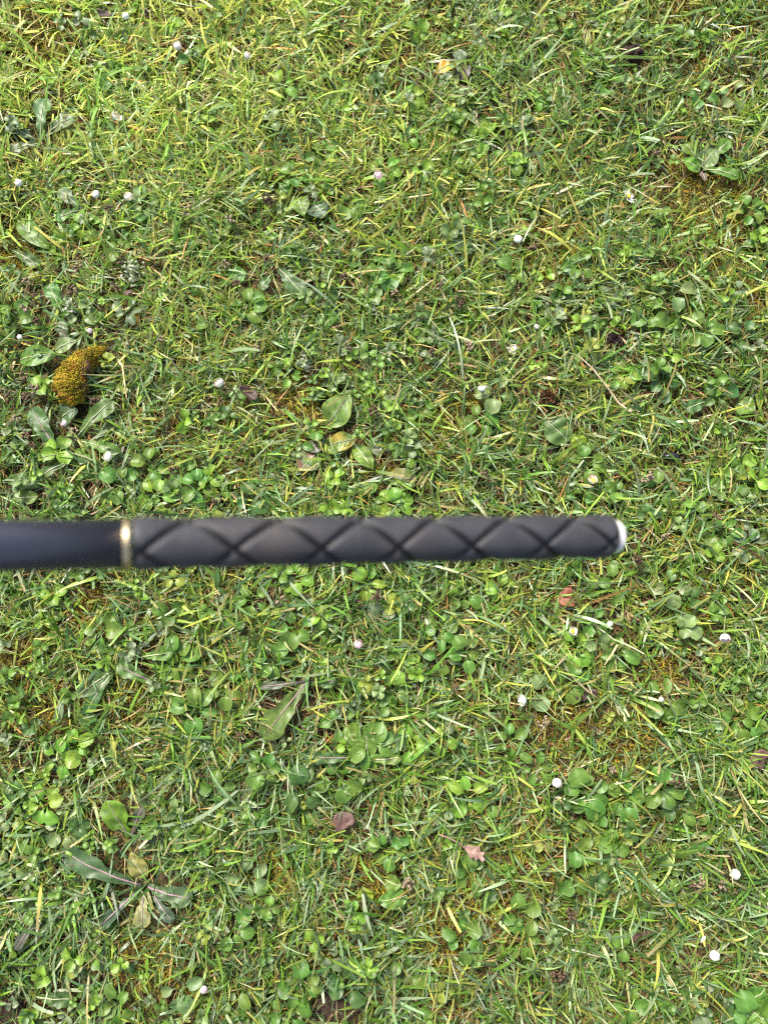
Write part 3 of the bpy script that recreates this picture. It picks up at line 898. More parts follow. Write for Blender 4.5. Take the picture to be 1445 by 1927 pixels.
daisy(1147, 1175, 'tiny pink daisy bud right of the yellowish one below the white plug', 0.12, 7, (40, 120), pink=0.8, root_px=(1135, 1160))
daisy(1363, 1198, 'pink and white daisy drooping from a curved stalk at the right', 0.35, 10, (70, 265), pink=0.6, root_px=(1358, 1128))
daisy(1047, 1473, 'round white daisy bud alone in the lower right', 0.1, 11, (5, 0))
daisy(1384, 1645, 'small white daisy tipped sideways near the right edge, lower lawn', 0.3, 9.5, (50, 170))
daisy(1343, 1798, 'lowest white daisy bud, near the bottom right', 0.06, 11, (12, 80))
daisy(384, 1862, 'small greenish purple daisy bud near the bottom left', 0.05, 8, (15, 60), pink=1.0)
daisy(38, 635, 'tiny white daisy bud at the left edge, level with the mossy clump', 0.08, 6.5, (10, 20))
daisy(1009, 615, 'tiny greenish white bud above the half-open orange daisy', 0.05, 6.5, (10, 20))
daisy(122, 797, 'tiny pink daisy bud between the dark dandelion leaves under the moss', 0.1, 8, (30, 150), pink=0.9)
daisy(1243, 1316, 'tiny white bud left of the lower right leaf cluster', 0.05, 6, (10, 20))

# ------------------------------------------------------------------ wood-rush seed heads
SEEDMESH = []
for v_ in range(6):
    rr = random.Random(v_)
    V = []; Q = []; T = []
    n_ = rr.randint(8, 14)
    for k in range(n_):
        a = rr.uniform(0, 2 * PI); el = rr.uniform(-0.3, 1.3)
        d = Vector((math.cos(a) * math.cos(el), math.sin(a) * math.cos(el), math.sin(el)))
        L = rr.uniform(0.0028, 0.0055); w = rr.uniform(0.0008, 0.0013)
        base = Vector((rr.uniform(-.0025, .0025), rr.uniform(-.0025, .0025), rr.uniform(-0.002, 0.002)))
        s1 = d.orthogonal().normalized(); s2 = d.cross(s1)
        b = len(V)
        V.append(tuple(base))
        for q in range(4):
            aa = q * PI / 2
            V.append(tuple(base + d * L * 0.45 + (s1 * math.cos(aa) + s2 * math.sin(aa)) * w))
        V.append(tuple(base + d * L))
        for q in range(4):
            T.append((b, b + 1 + (q + 1) % 4, b + 1 + q)); T.append((b + 5, b + 1 + q, b + 1 + (q + 1) % 4))
    SEEDMESH.append((V, T))
SEED_ME = [mesh_np('spikelets', V, None, M_seed if i % 3 else M_seed_pale, tris=T, smooth=False) for i, (V, T) in enumerate(SEEDMESH)]
STEM_ME = {}

SEEDS = [(50, 530), (133, 551), (217, 540), (50, 580), (70, 601), (46, 709), (66, 736), (22, 746), (52, 750), (30, 785), (48, 815), (60, 837),
         (138, 814), (181, 762), (447, 536), (422, 500), (324, 885), (408, 940), (148, 503), (224, 485), (649, 523), (746, 551), (795, 568), (864, 566),
         (882, 653), (809, 663), (702, 776), (830, 538), (1321, 262), (1228, 288), (1314, 1662), (1070, 1718), (1267, 1470), (1356, 1662), (1292, 1817),
         (1052, 1831), (769, 1662), (1341, 978), (1201, 1050), (1247, 1007), (275, 28), (15, 215), (355, 395), (208, 398), (500, 375), (430, 415), (590, 440),
         (515, 375), (485, 650), (505, 490), (710, 1120), (525, 1130), (680, 1135), (1290, 940), (1215, 900), (1005, 470), (910, 895), (1150, 1450), (1310, 1665),
         (1045, 1840), (1020, 1360), (855, 1300), (455, 1385), (300, 640), (590, 700), (655, 655)]
_r2 = random.Random(77)
for k, (px, py) in enumerate(SEEDS):
    hh = _r2.uniform(0.022, 0.036)
    g0 = P(px, py); z0 = gz(g0.x, g0.y)
    hd = P(px, py, z0 + hh)
    rb = P(px + _r2.uniform(-25, 25), py + _r2.uniform(0, 35))
    root = empty('rush_seed_head', (rb.x, rb.y, gz(rb.x, rb.y)))
    pale = (k % 6) % 3 == 0
    tag(root, where(px, py, f"{'pale' if pale else 'brown'} rush seed head"), 'seed head', 'wood-rush seed heads standing in the turf')
    e = hd - root.location
    pts = [Vector((0, 0, 0)), e * 0.3 + Vector((0, 0, 0.006)), e * 0.7 + Vector((0, 0, 0.005)), e]
    link_mesh('stem', tube_mesh('stem', pts, [0.0006] * 4, M_redstem, 5), root)
    s = link_mesh('spikelets', SEED_ME[k % 6], root)
    s.location = e
    s.rotation_euler = (_r2.uniform(-1, 1), _r2.uniform(-1, 1), _r2.uniform(0, 6))
    s.scale = (_r2.uniform(1.5, 2.2),) * 3
    clear(hd, 0.008, 0.35)

# ------------------------------------------------------------------ mossy clump
def build_moss_clump():
    path_px = [(198, 660), (180, 665), (161, 679), (146, 699), (137, 721), (137, 741), (144, 757)]
    rad = [0.0070, 0.0115, 0.0150, 0.0180, 0.0205, 0.0185, 0.009]
    base = P(140, 715)
    root = empty('moss_clump', (base.x, base.y, gz(base.x, base.y)))
    tag(root, 'curved yellow-olive clump of moss with a brown underside lying on the grass at left', 'moss')
    pts = []
    for i, (x, y) in enumerate(path_px):
        p = P(x, y, 0.02)
        pts.append(Vector((p.x - base.x, p.y - base.y, 0.010 + rad[i] * 0.8)))
    # resample
    fine = []; fr = []
    for i in range(len(pts) - 1):
        for k in range(6):
            t = k / 6
            fine.append(pts[i].lerp(pts[i + 1], t)); fr.append(rad[i] * (1 - t) + rad[i + 1] * t)
    fine.append(pts[-1]); fr.append(rad[-1])
    V, Q, T = tube_arrays(fine, fr, 28)
    V2 = []
    for v in V:
        n = mnoise.noise(Vector(v) * 75) * 0.0055 + mnoise.noise(Vector(v) * 200) * 0.002
        c = min(fine, key=lambda p: (p - Vector(v)).length)
        d = (Vector(v) - c)
        V2.append(tuple(Vector(v) + (d.normalized() * n if d.length > 1e-6 else Vector())))
    mb = plain_mat('moss_soil', (0.10, 0.06, 0.010), (0.20, 0.13, 0.015), 90, 0.95, 0.1, 0.8, 300)
    link_mesh('clump_body', mesh_np('clump_body', V2, Q, mb, tris=T), root)
    # little moss heads: each a small pointed six-sided bud
    rr = random.Random(4)
    VV = []; TT = []; CC = []
    for _ in range(4400):
        i = rr.randrange(len(fine) - 1)
        t = (fine[min(i + 1, len(fine) - 1)] - fine[max(0, i - 1)]).normalized()
        s = t.cross(Vector((0, 0, 1))).normalized(); u = s.cross(t)
        a = rr.uniform(-0.5, PI + 0.5)
        d = s * math.cos(a) + u * math.sin(a)
        p = fine[i].lerp(fine[i + 1], rr.random()) + d * fr[i] * rr.uniform(0.97, 1.05)
        p = p + d * (mnoise.noise(p * 75) * 0.0055 + mnoise.noise(p * 200) * 0.002)
        # the inner (right-hand) flank is bare brown fibre
        inner = (d.x * 0.85 - d.y * 0.35 + 0.5 * mnoise.noise(p * 55))
        brown = inner + rr.gauss(0, 0.14) > 0.74 - (0.10 if i < 20 else 0.0)
        L = rr.uniform(0.0016, 0.0030) * (0.7 if brown else 1); w = rr.uniform(0.0006, 0.0011)
        d2 = (d + Vector((rr.uniform(-.5, .5), rr.uniform(-.5, .5), rr.uniform(0, .6)))).normalized()
        s1 = d2.orthogonal().normalized(); s2 = d2.cross(s1)
        if brown:
            c = rr.choice([(0.10, 0.05, 0.03), (0.17, 0.10, 0.07), (0.07, 0.04, 0.025), (0.22, 0.13, 0.05)])
        else:
            yy = mnoise.noise(p * 70)
            c = rr.choice([(0.33, 0.255, 0.012), (0.27, 0.22, 0.011), (0.20, 0.175, 0.012), (0.40, 0.29, 0.016), (0.14, 0.115, 0.012)])
            c = tuple(x * (1 - 0.9 * max(-0.25, min(0.6, yy))) for x in c)
            if mnoise.noise(p * 130 + Vector((5, 0, 0))) > 0.28: c = (c[0] * 0.8, c[1] * 0.5, c[2])
            if i < 4: c = (c[0], c[1] * 0.85, c[2])
        b = len(VV)
        for zz, ww in ((0, 0.7), (0.55, 1.0)):
            for q in range(5):
                aa = q * 2 * PI / 5
                VV.append(tuple(p + d2 * L * zz + (s1 * math.cos(aa) + s2 * math.sin(aa)) * w * ww)); CC.append(c)
        VV.append(tuple(p + d2 * L)); CC.append(tuple(min(1, x * 1.25) for x in c))
        for q in range(5):
            q2 = (q + 1) % 5
            TT.append((b + q, b + q2, b + 5 + q2)); TT.append((b + q, b + 5 + q2, b + 5 + q)); TT.append((b + 5 + q, b + 5 + q2, b + 10))
    o = link_mesh('moss_heads', mesh_np('moss_heads', VV, None, M_moss, colors=CC, tris=TT), root)
    o['kind'] = 'stuff'
    for (x, y) in path_px:
        clear(P(x, y, 0.01), 0.017, 0.1)
build_moss_clump()

# ------------------------------------------------------------------ clod, cones, pebble
def lumpy(name, size, mat, seed, sub=4, amp=0.25, freq=2.2, parent=None, loc=(0, 0, 0)):
    bm = bmesh.new()
    bmesh.ops.create_icosphere(bm, subdivisions=sub, radius=1)
    for v in bm.verts:
        p = v.co.copy()
        n = mnoise.noise(p * freq + Vector((seed * 3.1, 0, 0))) * amp + mnoise.noise(p * freq * 3 + Vector((0, seed, 0))) * amp * 0.5 + mnoise.noise(p * freq * 8) * amp * 0.22
        v.co = Vector((p.x * size[0], p.y * size[1], p.z * size[2])) * (1 + n)
    me = bpy.data.meshes.new(name)
    bm.to_mesh(me); bm.free()
    me.polygons.foreach_set('use_smooth', np.ones(len(me.polygons), dtype=bool))
    me.materials.append(mat)
    return link_mesh(name, me, parent, loc)

c = P(1185, 112, 0.012)
root = empty('soil_clod', (c.x, c.y, gz(c.x, c.y)))
tag(root, 'dark brown crumbly clod of soil lying in the grass at top right', 'soil clod')
lumpy('clod_body', (0.0175, 0.0145, 0.014), M_soil, 2, 5, 0.30, 1.9, root, (0, 0, 0.019))
for k in range(14):
    a = random.uniform(0, 6.28); r = random.uniform(0.012, 0.019)
    lumpy('crumb', (0.0024, 0.0022, 0.002), M_soil, k, 2, 0.35, 2, root, (r * math.cos(a), r * math.sin(a) * 0.85, random.uniform(0.008, 0.018)))
for k in range(3):
    link_mesh('straw', tube_mesh('straw', [(-0.012 + 0.006 * k, 0.006 - 0.006 * k, 0.024), (-0.004 + 0.006 * k, 0.0, 0.030), (0.006 + 0.004 * k, -0.004 + 0.003 * k, 0.027)], [0.0005, 0.0005, 0.0003], M_straw, 5), root)
clear(c, 0.024, 0.02)

def cone(px, py, label, size, mat_list, seed, cat='seed cone'):
    c = P(px, py, 0.02)
    z = gz(c.x, c.y)
    root = empty('seed_cone', (c.x, c.y, z))
    tag(root, label, cat)
    rr = random.Random(seed)
    lumpy('core', (size * 0.75, size * 0.6, size * 0.5), mat_list[0], seed, 3, 0.2, 2, root, (0, 0, 0.017))
    V = []; T = []
    for k in range(110):
        a = rr.uniform(0, 2 * PI); el = rr.uniform(-0.2, PI / 2)
        d = Vector((math.cos(a) * math.cos(el), math.sin(a) * math.cos(el) * 0.85, math.sin(el) * 0.7))
        p = d * size * 0.7 + Vector((0, 0, 0.017))
        s1 = d.orthogonal().normalized(); s1.rotate(Matrix.Rotation(rr.uniform(0, 6), 3, d.normalized())); L = rr.uniform(0.25, 0.55) * size; w = size * 0.13
        dd = (d.normalized() + s1 * 0.5).normalized()
        s2 = dd.cross(s1).normalized()
        b = len(V)
        V += [tuple(p + s2 * w), tuple(p - s2 * w), tuple(p + dd * L * 0.6 + s1 * w * 0.7), tuple(p + dd * L)]
        T += [(b, b + 1, b + 2), (b, b + 2, b + 3), (b + 1, b + 3, b + 2)]
    link_mesh('scales', mesh_np('scales', V, None, mat_list[1], tris=T, smooth=False), root)
    clear(c, size * 1.3, 0.05)
M_cone = plain_mat('cone_scale', (0.05, 0.02, 0.012), (0.22, 0.10, 0.03), 400, 0.6)
M_coned = plain_mat('cone_scale_dark', (0.03, 0.018, 0.018), (0.10, 0.06, 0.055), 400, 0.6)
cone(1030, 745, 'bristly brown and orange seed cone in the grass left of the dry twig', 0.013, [M_soil, M_cone], 5)
cone(1157, 633, 'small dark purplish brown seed cone above the dry twig', 0.011, [M_soil, M_coned], 6)

c = P(1262, 860, 0.012)
o = lumpy('black_pebble', (0.0115, 0.0065, 0.006), M_black, 4, 4, 0.10, 1.3, None, (c.x, c.y, gz(c.x, c.y) + 0.018))
tag(o, 'glossy black pebble half hidden in grass above the right end of the pole', 'pebble')
clear(c, 0.013, 0.05)

# ------------------------------------------------------------------ twigs and straws
def stick(name, label, cat, pxs, h, r0, r1, mat, nodes=True):
    pts = [P(x, y, h) for (x, y) in pxs]
    a = pts[0]
    z = gz(a.x, a.y)
    root = empty(name, (a.x, a.y, z))
    tag(root, label, cat)
    loc = [p - Vector((a.x, a.y, 0)) + Vector((0, 0, 0.002 * math.sin(i * 1.7))) for i, p in enumerate(pts)]
    fine = []
    for i in range(len(loc) - 1):
        for k in range(6): fine.append(loc[i].lerp(loc[i + 1], k / 6))
    fine.append(loc[-1])
    n = len(fine)
    rad = [(r0 + (r1 - r0) * i / (n - 1)) * (1.25 if (nodes and i % 9 == 4) else 1) for i in range(n)]
    link_mesh('stalk', tube_mesh('stalk', fine, rad, mat, 8), root)
    return root, fine
rt, fine = stick('twig', 'dry tan twig lying diagonally in the grass right of centre', 'twig', [(1090, 668), (1115, 692), (1145, 728), (1166, 756), (1183, 772)], 0.030, 0.0008, 0.0017, M_twig)
e = fine[-1]
link_mesh('knot', tube_mesh('knot', [e, e + Vector((0.003, -0.001, 0.001)), e + Vector((0.006, 0.001, 0.002))], [0.0022, 0.002, 0.0006], M_twig, 7), rt)
link_mesh('side_twig', tube_mesh('side_twig', [fine[-5], fine[-5] + Vector((0.006, 0.004, 0.002))], [0.0008, 0.0003], M_twig, 6), rt)
stick('straw', 'orange-tan straw stub lying among leaves below the white plug', 'straw', [(1135, 1252), (1147, 1234), (1160, 1214)], 0.028, 0.0006, 0.0016, M_straw)
stick('straw', 'short tan straw lying level below the pink-eyed daisy bud', 'straw', [(770, 373), (795, 371), (813, 366)], 0.026, 0.0013, 0.0008, M_straw)
stick('straw', 'bent tan straw standing right of the mossy clump', 'straw', [(222, 677), (232, 690), (234, 715), (238, 750)], 0.028, 0.0020, 0.0007, M_straw)
stick('straw', 'thin brown stalk lying left of the lower dead leaf cluster below the plug', 'straw', [(1042, 1258), (1055, 1243), (1067, 1230)], 0.024, 0.0012, 0.0007, M_twig)

# ------------------------------------------------------------------ dead leaves
def dead_leaf(px, py, label, outline, mm, mat, rz=0, h=0.022, curl=0.5, seed=1, stalk=None, roll=(0, 0)):
    """outline: closed list of 2D points in leaf units, meshed as a fan of rings with crumple"""
    c = P(px, py, h)
    z = gz(c.x, c.y)
    root = empty('dead_leaf', (c.x, c.y, z), 0)
    tag(root, label, 'dead leaf', 'withered leaves lying on the lawn'); USED.add(label)
    n = len(outline)
    V = [(0, 0, 0)]; Q = []; T = []
    NR = 5
    ca, sa = math.cos(rz), math.sin(rz)
    for r in range(1, NR + 1):
        f = r / NR
        for (x, y) in outline:
            x2, y2 = x * f, y * f
            zz = curl * (x2 * x2 * 0.6 - y2 * y2 * 0.35) + 0.22 * mnoise.noise(Vector((x2 * 2.3 + seed, y2 * 2.3, 0))) + 0.07 * mnoise.noise(Vector((x2 * 7, y2 * 7 + seed, 3)))
            V.append((x2, y2, zz))
    for k in range(n):
        T.append((0, 1 + k, 1 + (k + 1) % n))
    for r in range(NR - 1):
        for k in range(n):
            a = 1 + r * n + k; b = 1 + r * n + (k + 1) % n
            Q.append((a, a + n, b + n, b))
    s = mm / 1000 / 2
    M = Matrix.Rotation(rz, 3, 'Z') @ Matrix.Rotation(roll[0], 3, 'X') @ Matrix.Rotation(roll[1], 3, 'Y')
    V = [tuple(M @ Vector(v) * s + Vector((0, 0, h))) for v in V]
    # underside 0.3 mm below: real thickness
    nv = len(V)
    V2 = V + [(v[0], v[1], v[2] - 0.0004) for v in V]
    Q2 = Q + [tuple(i + nv for i in reversed(q)) for q in Q]
    T2 = T + [tuple(i + nv for i in reversed(t)) for t in T]
    rim = nv - n
    for k in range(n):
        Q2.append((rim + k, rim + nv + k, rim + nv + (k + 1) % n, rim + (k + 1) % n))
    link_mesh('blade', mesh_np('blade', V2, Q2, mat, tris=T2), root)
    if stalk:
        pts = [Vector((x * s, y * s, 0)) for (x, y) in stalk]
        pts = [M @ p + Vector((0, 0, h + 0.0008)) for p in pts]
        link_mesh('stalk', tube_mesh('stalk', pts, [0.0011 - 0.0004 * i / len(pts) for i in range(len(pts))], mat, 6), root)
    clear(c, mm / 1000 * 0.45, 0.3)
    return root
SQ = [(1, 0.1), (0.85, 0.55), (0.75, 0.75), (0.35, 0.85), (0, 0.95), (-0.45, 0.9), (-0.85, 0.75), (-1, 0.3), (-0.85, -0.1), (-0.8, -0.5), (-0.6, -0.95), (-0.2, -0.75), (0.1, -0.5), (0.45, -0.25), (0.8, -0.2)]
LOB = [(1.15, -0.25), (0.85, -0.1), (0.95, 0.25), (0.55, 0.15), (0.35, 0.55), (0.0, 0.35), (-0.55, 0.30), (-1.0, 0.05), (-0.7, -0.15), (-0.35, -0.4), (0.0, -0.75), (0.15, -0.45), (0.5, -0.75), (0.6, -0.4), (1.0, -0.6)]
OV = [(math.cos(a) * (1 + 0.08 * math.sin(5 * a)), 0.55 * math.sin(a) * (1 + 0.1 * math.cos(3 * a))) for a in [2 * PI * k / 20 for k in range(20)]]
dead_leaf(648, 1550, 'plum-brown dead leaf with square corners in the lower middle', SQ, 29, M_dead, 0.1, 0.026, 0.25, 2)
dead_leaf(890, 1600, 'pink withered lobed leaf on a long stalk at lower centre', LOB, 30, M_deadpink, -0.35, 0.028, 0.3, 3,
          stalk=[(-0.9, 0.02), (-1.6, 0.2), (-2.3, 0.28), (-3.2, 0.25)])
dead_leaf(1068, 1125, 'rusty red leaf half buried under grass below the white plug', SQ, 27, M_deadred, 1.2, 0.020, 0.4, 4)
dead_leaf(1100, 1306, 'dark brown folded dead leaf among round leaves at lower right', OV, 32, M_deaddark, 0.1, 0.020, 0.5, 5)
dead_leaf(470, 740, 'crumpled dull brown leaf left of the centre', OV, 30, M_deaddark, 2.5, 0.024, 1.1, 6)
dead_leaf(1428, 1428, 'brown dead leaf at the right edge of the lower lawn', SQ, 26, M_dead, 0.7, 0.020, 0.4, 7)
dead_leaf(200, 26, 'dark brown leaf tucked in grass at the top left edge', OV, 26, M_deaddark, -0.2, 0.022, 0.6, 8)
dead_leaf(243, 552, 'small rust-brown leaf right of the grey woolly plant', OV, 13, M_dead, 0.4, 0.024, 0.4, 9)
dead_leaf(84, 707, 'little orange-brown leaf left of the mossy clump', OV, 12, M_dead, 0.7, 0.018, 0.4, 10)
dead_leaf(1210, 1760, 'long dull brown dead blade leaf in the lower right grass', [(x, y * 0.35) for x, y in OV], 38, M_dead, 0.25, 0.020, 0.2, 11)

# white petal fragment
c = P(1316, 1770, 0.028)
V, Q, C = leaf_arrays(0.009, 0.0045, 'oval', 6, 4, 0.1, 0.3, 0.02, 3, (0.8, 0.8, 0.76), c_rib=(0.8, 0.8, 0.76))
o = link_mesh('fallen_petal', mesh_np('fallen_petal', V, Q, M_petal, colors=C), None, (c.x, c.y, gz(c.x, c.y) + 0.028))
o.rotation_euler = (0, -0.2, 1.0)
tag(o, 'fallen white petal left of the lowest daisy bud', 'petal')
clear(c, 0.01, 0.1)

# grey woolly plants
def woolly(px, py, label, n=70, spread=0.016, seed=1):
    c = P(px, py, 0.0)
    root = empty('woolly_plant', (c.x, c.y, gz(c.x, c.y)))
    tag(root, label, 'plant', 'grey woolly plants in the turf'); USED.add(label)
    rr = random.Random(seed)
    V = []; Q = []; C = []
    link_mesh('stem', tube_mesh('stem', [(0, 0, 0), (0.001, 0.004, 0.014), (0.0, 0.012, 0.026)], [0.001, 0.001, 0.0006], M_stem, 6), root)
    for k in range(n):
        a = rr.uniform(0, 6.28); t = rr.uniform(0, 1)
        v, q, cc = leaf_arrays(rr.uniform(0.005, 0.009), rr.uniform(0.0025, 0.004), 'oval', 5, 2, 0.25, 0.3, 0.02, k, rr.choice([(0.15, 0.19, 0.11), (0.20, 0.23, 0.16), (0.12, 0.16, 0.08)]))
        R = Matrix.Rotation(a, 3, 'Z') @ Matrix.Rotation(-rr.uniform(0, 1.0), 3, 'Y')
        ofs = Vector((rr.gauss(0, spread * 0.3), 0.012 * t + rr.gauss(0, spread * 0.45), 0.010 + 0.018 * t))
        b = len(V)
        V += [tuple(R @ Vector(x) + ofs) for x in v]; C += cc
        Q += [tuple(i + b for i in f) for f in q]
    fo = link_mesh('foliage', mesh_np('foliage', V, Q, M_leaf, colors=C), root)
    fo['kind'] = 'stuff'
    clear(c, 0.022, 0.15)
woolly(262, 530, 'grey woolly plant with tiny downy leaves above the mossy clump', 80, 0.018, 1)
woolly(143, 602, 'small grey woolly sprig between the moss and the left edge', 40, 0.010, 2)
woolly(575, 700, 'pale woolly sprig left of the lawn centre', 40, 0.012, 3)

# bare soil patches
for (px, py, r, lab) in [(640, 1893, 0.030, 'bare dark soil patch at the bottom edge left of centre'), (18, 1915, 0.026, 'bare soil patch in the bottom left corner'),
                    (1385, 1120, 0.012, 'small earthy hole right of the white plug')]:
    c = P(px, py, 0.0)
    o = lumpy('soil_patch', (r, r * 0.8, 0.006), M_soil, px % 7, 5, 0.22, 2.5, None, (c.x, c.y, gz(c.x, c.y) + 0.002))
    tag(o, lab, 'soil')
    clear(c, r * 0.95, 0.06)

# ------------------------------------------------------------------ the turf
CL = np.array(CLEAR)
MOSSP = [(1300, 365, 0.055), (1340, 470, 0.05), (1030, 520, 0.03), (1000, 440, 0.03), (245, 1325, 0.030), (275, 1800, 0.040), (560, 770, 0.040), (60, 1235, 0.040), (180, 1145, 0.035),
         (820, 805, 0.035), (875, 770, 0.02), (785, 395, 0.025), (360, 650, 0.028), (340, 830, 0.03), (1080, 610, 0.03), (900, 1700, 0.04), (830, 1760, 0.04), (520, 1640, 0.03),
         (1230, 1260, 0.028), (1300, 1130, 0.03), (1060, 450, 0.03), (1380, 380, 0.03), (1400, 560, 0.03), (1270, 20, 0.04), (1310, 110, 0.035), (100, 90, 0.05), (60, 60, 0.05), (1060, 1360, 0.04), (1000, 1600, 0.04),
         (620, 1760, 0.03), (1200, 880, 0.02), (90, 1330, 0.03), (700, 1640, 0.03), (1180, 1400, 0.04), (560, 330, 0.02), (40, 480, 0.03), (430, 790, 0.03)]
MP = np.array([(P(a, b).x, P(a, b).y, r) for a, b, r in MOSSP])

# frame on the ground with a margin so a step aside still sees lawn
corners = [P(0, 0), P(PW, 0), P(0, PH), P(PW, PH)]
X0 = min(c.x for c in corners) - 0.45; X1 = max(c.x for c in corners) + 0.45
Y0 = min(c.y for c in corners) - 0.40; Y1 = max(c.y for c in corners) + 0.45

def in_view(x, y, m=0.05):
    z = -CAM_H
    cy = CT * y + ST * z; cz = -ST * y + CT * z
    u = x / -cz; v = cy / -cz
    return (np.abs(u) < PW / 2 / FPX + m) & (np.abs(v) < PH / 2 / FPX + m)

def keep_prob(x, y):
    k = np.ones(len(x))
    for (cx, cy, r, kp) in CL:
        d = np.hypot(x - cx, y - cy)
        k = np.minimum(k, np.where(d < r, kp, np.where(d < r * 1.35, kp + (1 - kp) * (d - r) / (0.35 * r), 1)))
    return k

def moss_amt(x, y):
    m = np.zeros(len(x))
    for (cx, cy, r) in MP:
        d = np.hypot(x - cx, y - cy) + (vn(x, y, 0.02, 31) - 0.5) * 0.02
        m = np.maximum(m, np.clip(1.6 - d / r, 0, 1))
    return m

def build_blades(name, x, y, z, phi, L, w, lean, curl, bend, twist, cb, ct, nseg, blunt, mat):
    N = len(x)
    nr = nseg + 1
    Vt = np.zeros((N, nr, 2, 3), dtype=np.float32)
    Ct = np.zeros((N, nr, 2, 3), dtype=np.float32)
    px, py, pz = x.copy(), y.copy(), z.copy()
    tips = None
    for i in range(nr):
        t = i / nseg
        th = lean + curl * t
        ph = phi + bend * t
        tx, ty, tz = np.sin(th) * np.cos(ph), np.sin(th) * np.sin(ph), np.cos(th)
        sx, sy = -np.sin(ph), np.cos(ph)
        # normal of the blade
        nx, ny, nz = -np.cos(th) * np.cos(ph), -np.cos(th) * np.sin(ph), np.sin(th)
        tw = twist * (t + 0.3)
        wx = sx * np.cos(tw) + nx * np.sin(tw); wy = sy * np.cos(tw) + ny * np.sin(tw); wz = nz * np.sin(tw)
        prof = 0.62 + 0.5 * t - 0.10 * t * t if False else np.minimum(1.0, 0.6 + 1.2 * t)
        end = np.where(blunt, 0.62, 0.06)
        k = np.clip((t - 0.35) / 0.65, 0, 1) ** 1.6
        ww = w * prof * (1 - k) + w * end * k
        for s, sg in ((0, -0.5), (1, 0.5)):
            Vt[:, i, s, 0] = px + wx * ww * sg
            Vt[:, i, s, 1] = py + wy * ww * sg
            Vt[:, i, s, 2] = pz + wz * ww * sg
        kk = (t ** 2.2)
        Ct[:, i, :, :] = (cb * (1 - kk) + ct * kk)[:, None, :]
        if i == nr - 1: tips = np.stack([px, py, pz], -1)
        st = L / nseg
        px = px + tx * st; py = py + ty * st
        pz = np.maximum(pz + tz * st, z + 0.0015)
    base = (np.arange(N) * nr * 2)[:, None]
    seg = np.arange(nseg) * 2
    a = (base + seg[None, :]).ravel()
    Q = np.stack([a, a + 1, a + 3, a + 2], -1)
    me = mesh_np(name, Vt.reshape(-1, 3), Q, mat, colors=Ct.reshape(-1, 3))
    return link_mesh(name, me), tips

def pick(pal, wts, n):
    pal = np.array(pal, dtype=np.float32); wts = np.asarray(wts, float)
    if wts.ndim == 1:
        idx = RNG.choice(len(pal), n, p=wts / wts.sum())
    else:
        cs = np.cumsum(wts / wts.sum(1, keepdims=True), axis=1)
        idx = (RNG.random(n)[:, None] > cs).sum(1).clip(0, len(pal) - 1)
    c = pal[idx] * RNG.normal(0.94, 0.24, (n, 1)).clip(0.4, 1.4) * RNG.normal(1, 0.05, (n, 3)).clip(0.8, 1.2)
    return c.astype(np.float32), idx

def scatter(n_in, out_frac):
    """random roots, dense in view and sparser in the margin"""
    A = (X1 - X0) * (Y1 - Y0)
    x = RNG.uniform(X0, X1, n_in); y = RNG.uniform(Y0, Y1, n_in)
    iv = in_view(x, y)
    k = iv | (RNG.random(n_in) < out_frac)
    return x[k], y[k]

AREA = (X1 - X0) * (Y1 - Y0)

# --- dead thatch close to the soil
x, y = scatter(int(AREA * 42000), 0.35)
n = len(x)
kp = keep_prob(x, y)
k = RNG.random(n) < np.maximum(kp, 0.45)
x, y = x[k], y[k]; n = len(x)
cb, _ = pick([(0.10, 0.062, 0.028), (0.19, 0.125, 0.055), (0.06, 0.035, 0.018), (0.28, 0.20, 0.10), (0.15, 0.065, 0.02), (0.06, 0.065, 0.018)], [3, 2.4, 2.2, 1.2, 1.3, 1.6], n)
thatch, _ = build_blades('thatch', x, y, ground_z(x, y) + RNG.uniform(0, 0.007, n), RNG.uniform(0, 2 * PI, n), RNG.gamma(4, 0.006, n).clip(0.008, 0.06),
                         RNG.uniform(0.0007, 0.0020, n), RNG.uniform(1.0, 1.6, n), RNG.uniform(-0.5, 0.5, n), RNG.normal(0, 0.9, n), RNG.uniform(-1, 1, n), cb, cb * 0.9, 2,
                         np.zeros(n, bool), M_thatch)
tag(thatch, 'layer of dead tan and brown grass litter under the living turf', 'grass litter', kind='stuff')

# --- moss carpet in patches
x, y = scatter(int(AREA * 300000), 0.1)
m = np.maximum(moss_amt(x, y), (fbm(x, y, 0.11, 44) - 0.60).clip(0, 1) * 3.0)
k = RNG.random(len(x)) < m * 0.5
x, y = x[k], y[k]; n = len(x)
cb, _ = pick([(0.32, 0.25, 0.015), (0.24, 0.22, 0.018), (0.42, 0.30, 0.02), (0.15, 0.17, 0.02), (0.44, 0.28, 0.03)], [3, 3, 1.6, 1.6, 0.8], n)
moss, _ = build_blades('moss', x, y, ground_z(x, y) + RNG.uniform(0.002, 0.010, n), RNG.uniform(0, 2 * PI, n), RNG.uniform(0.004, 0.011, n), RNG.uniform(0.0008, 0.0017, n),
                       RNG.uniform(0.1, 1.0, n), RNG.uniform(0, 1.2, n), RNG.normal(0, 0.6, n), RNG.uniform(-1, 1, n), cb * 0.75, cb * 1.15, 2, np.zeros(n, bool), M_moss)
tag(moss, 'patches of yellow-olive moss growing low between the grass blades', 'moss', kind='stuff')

# --- living grass: tufts of radiating blades
PAL = [(0.078, 0.165, 0.016), (0.125, 0.220, 0.024), (0.205, 0.270, 0.038), (0.095, 0.170, 0.062), (0.210, 0.280, 0.135), (0.28, 0.28, 0.05), (0.34, 0.26, 0.11), (0.30, 0.15, 0.04), (0.045, 0.105, 0.015)]

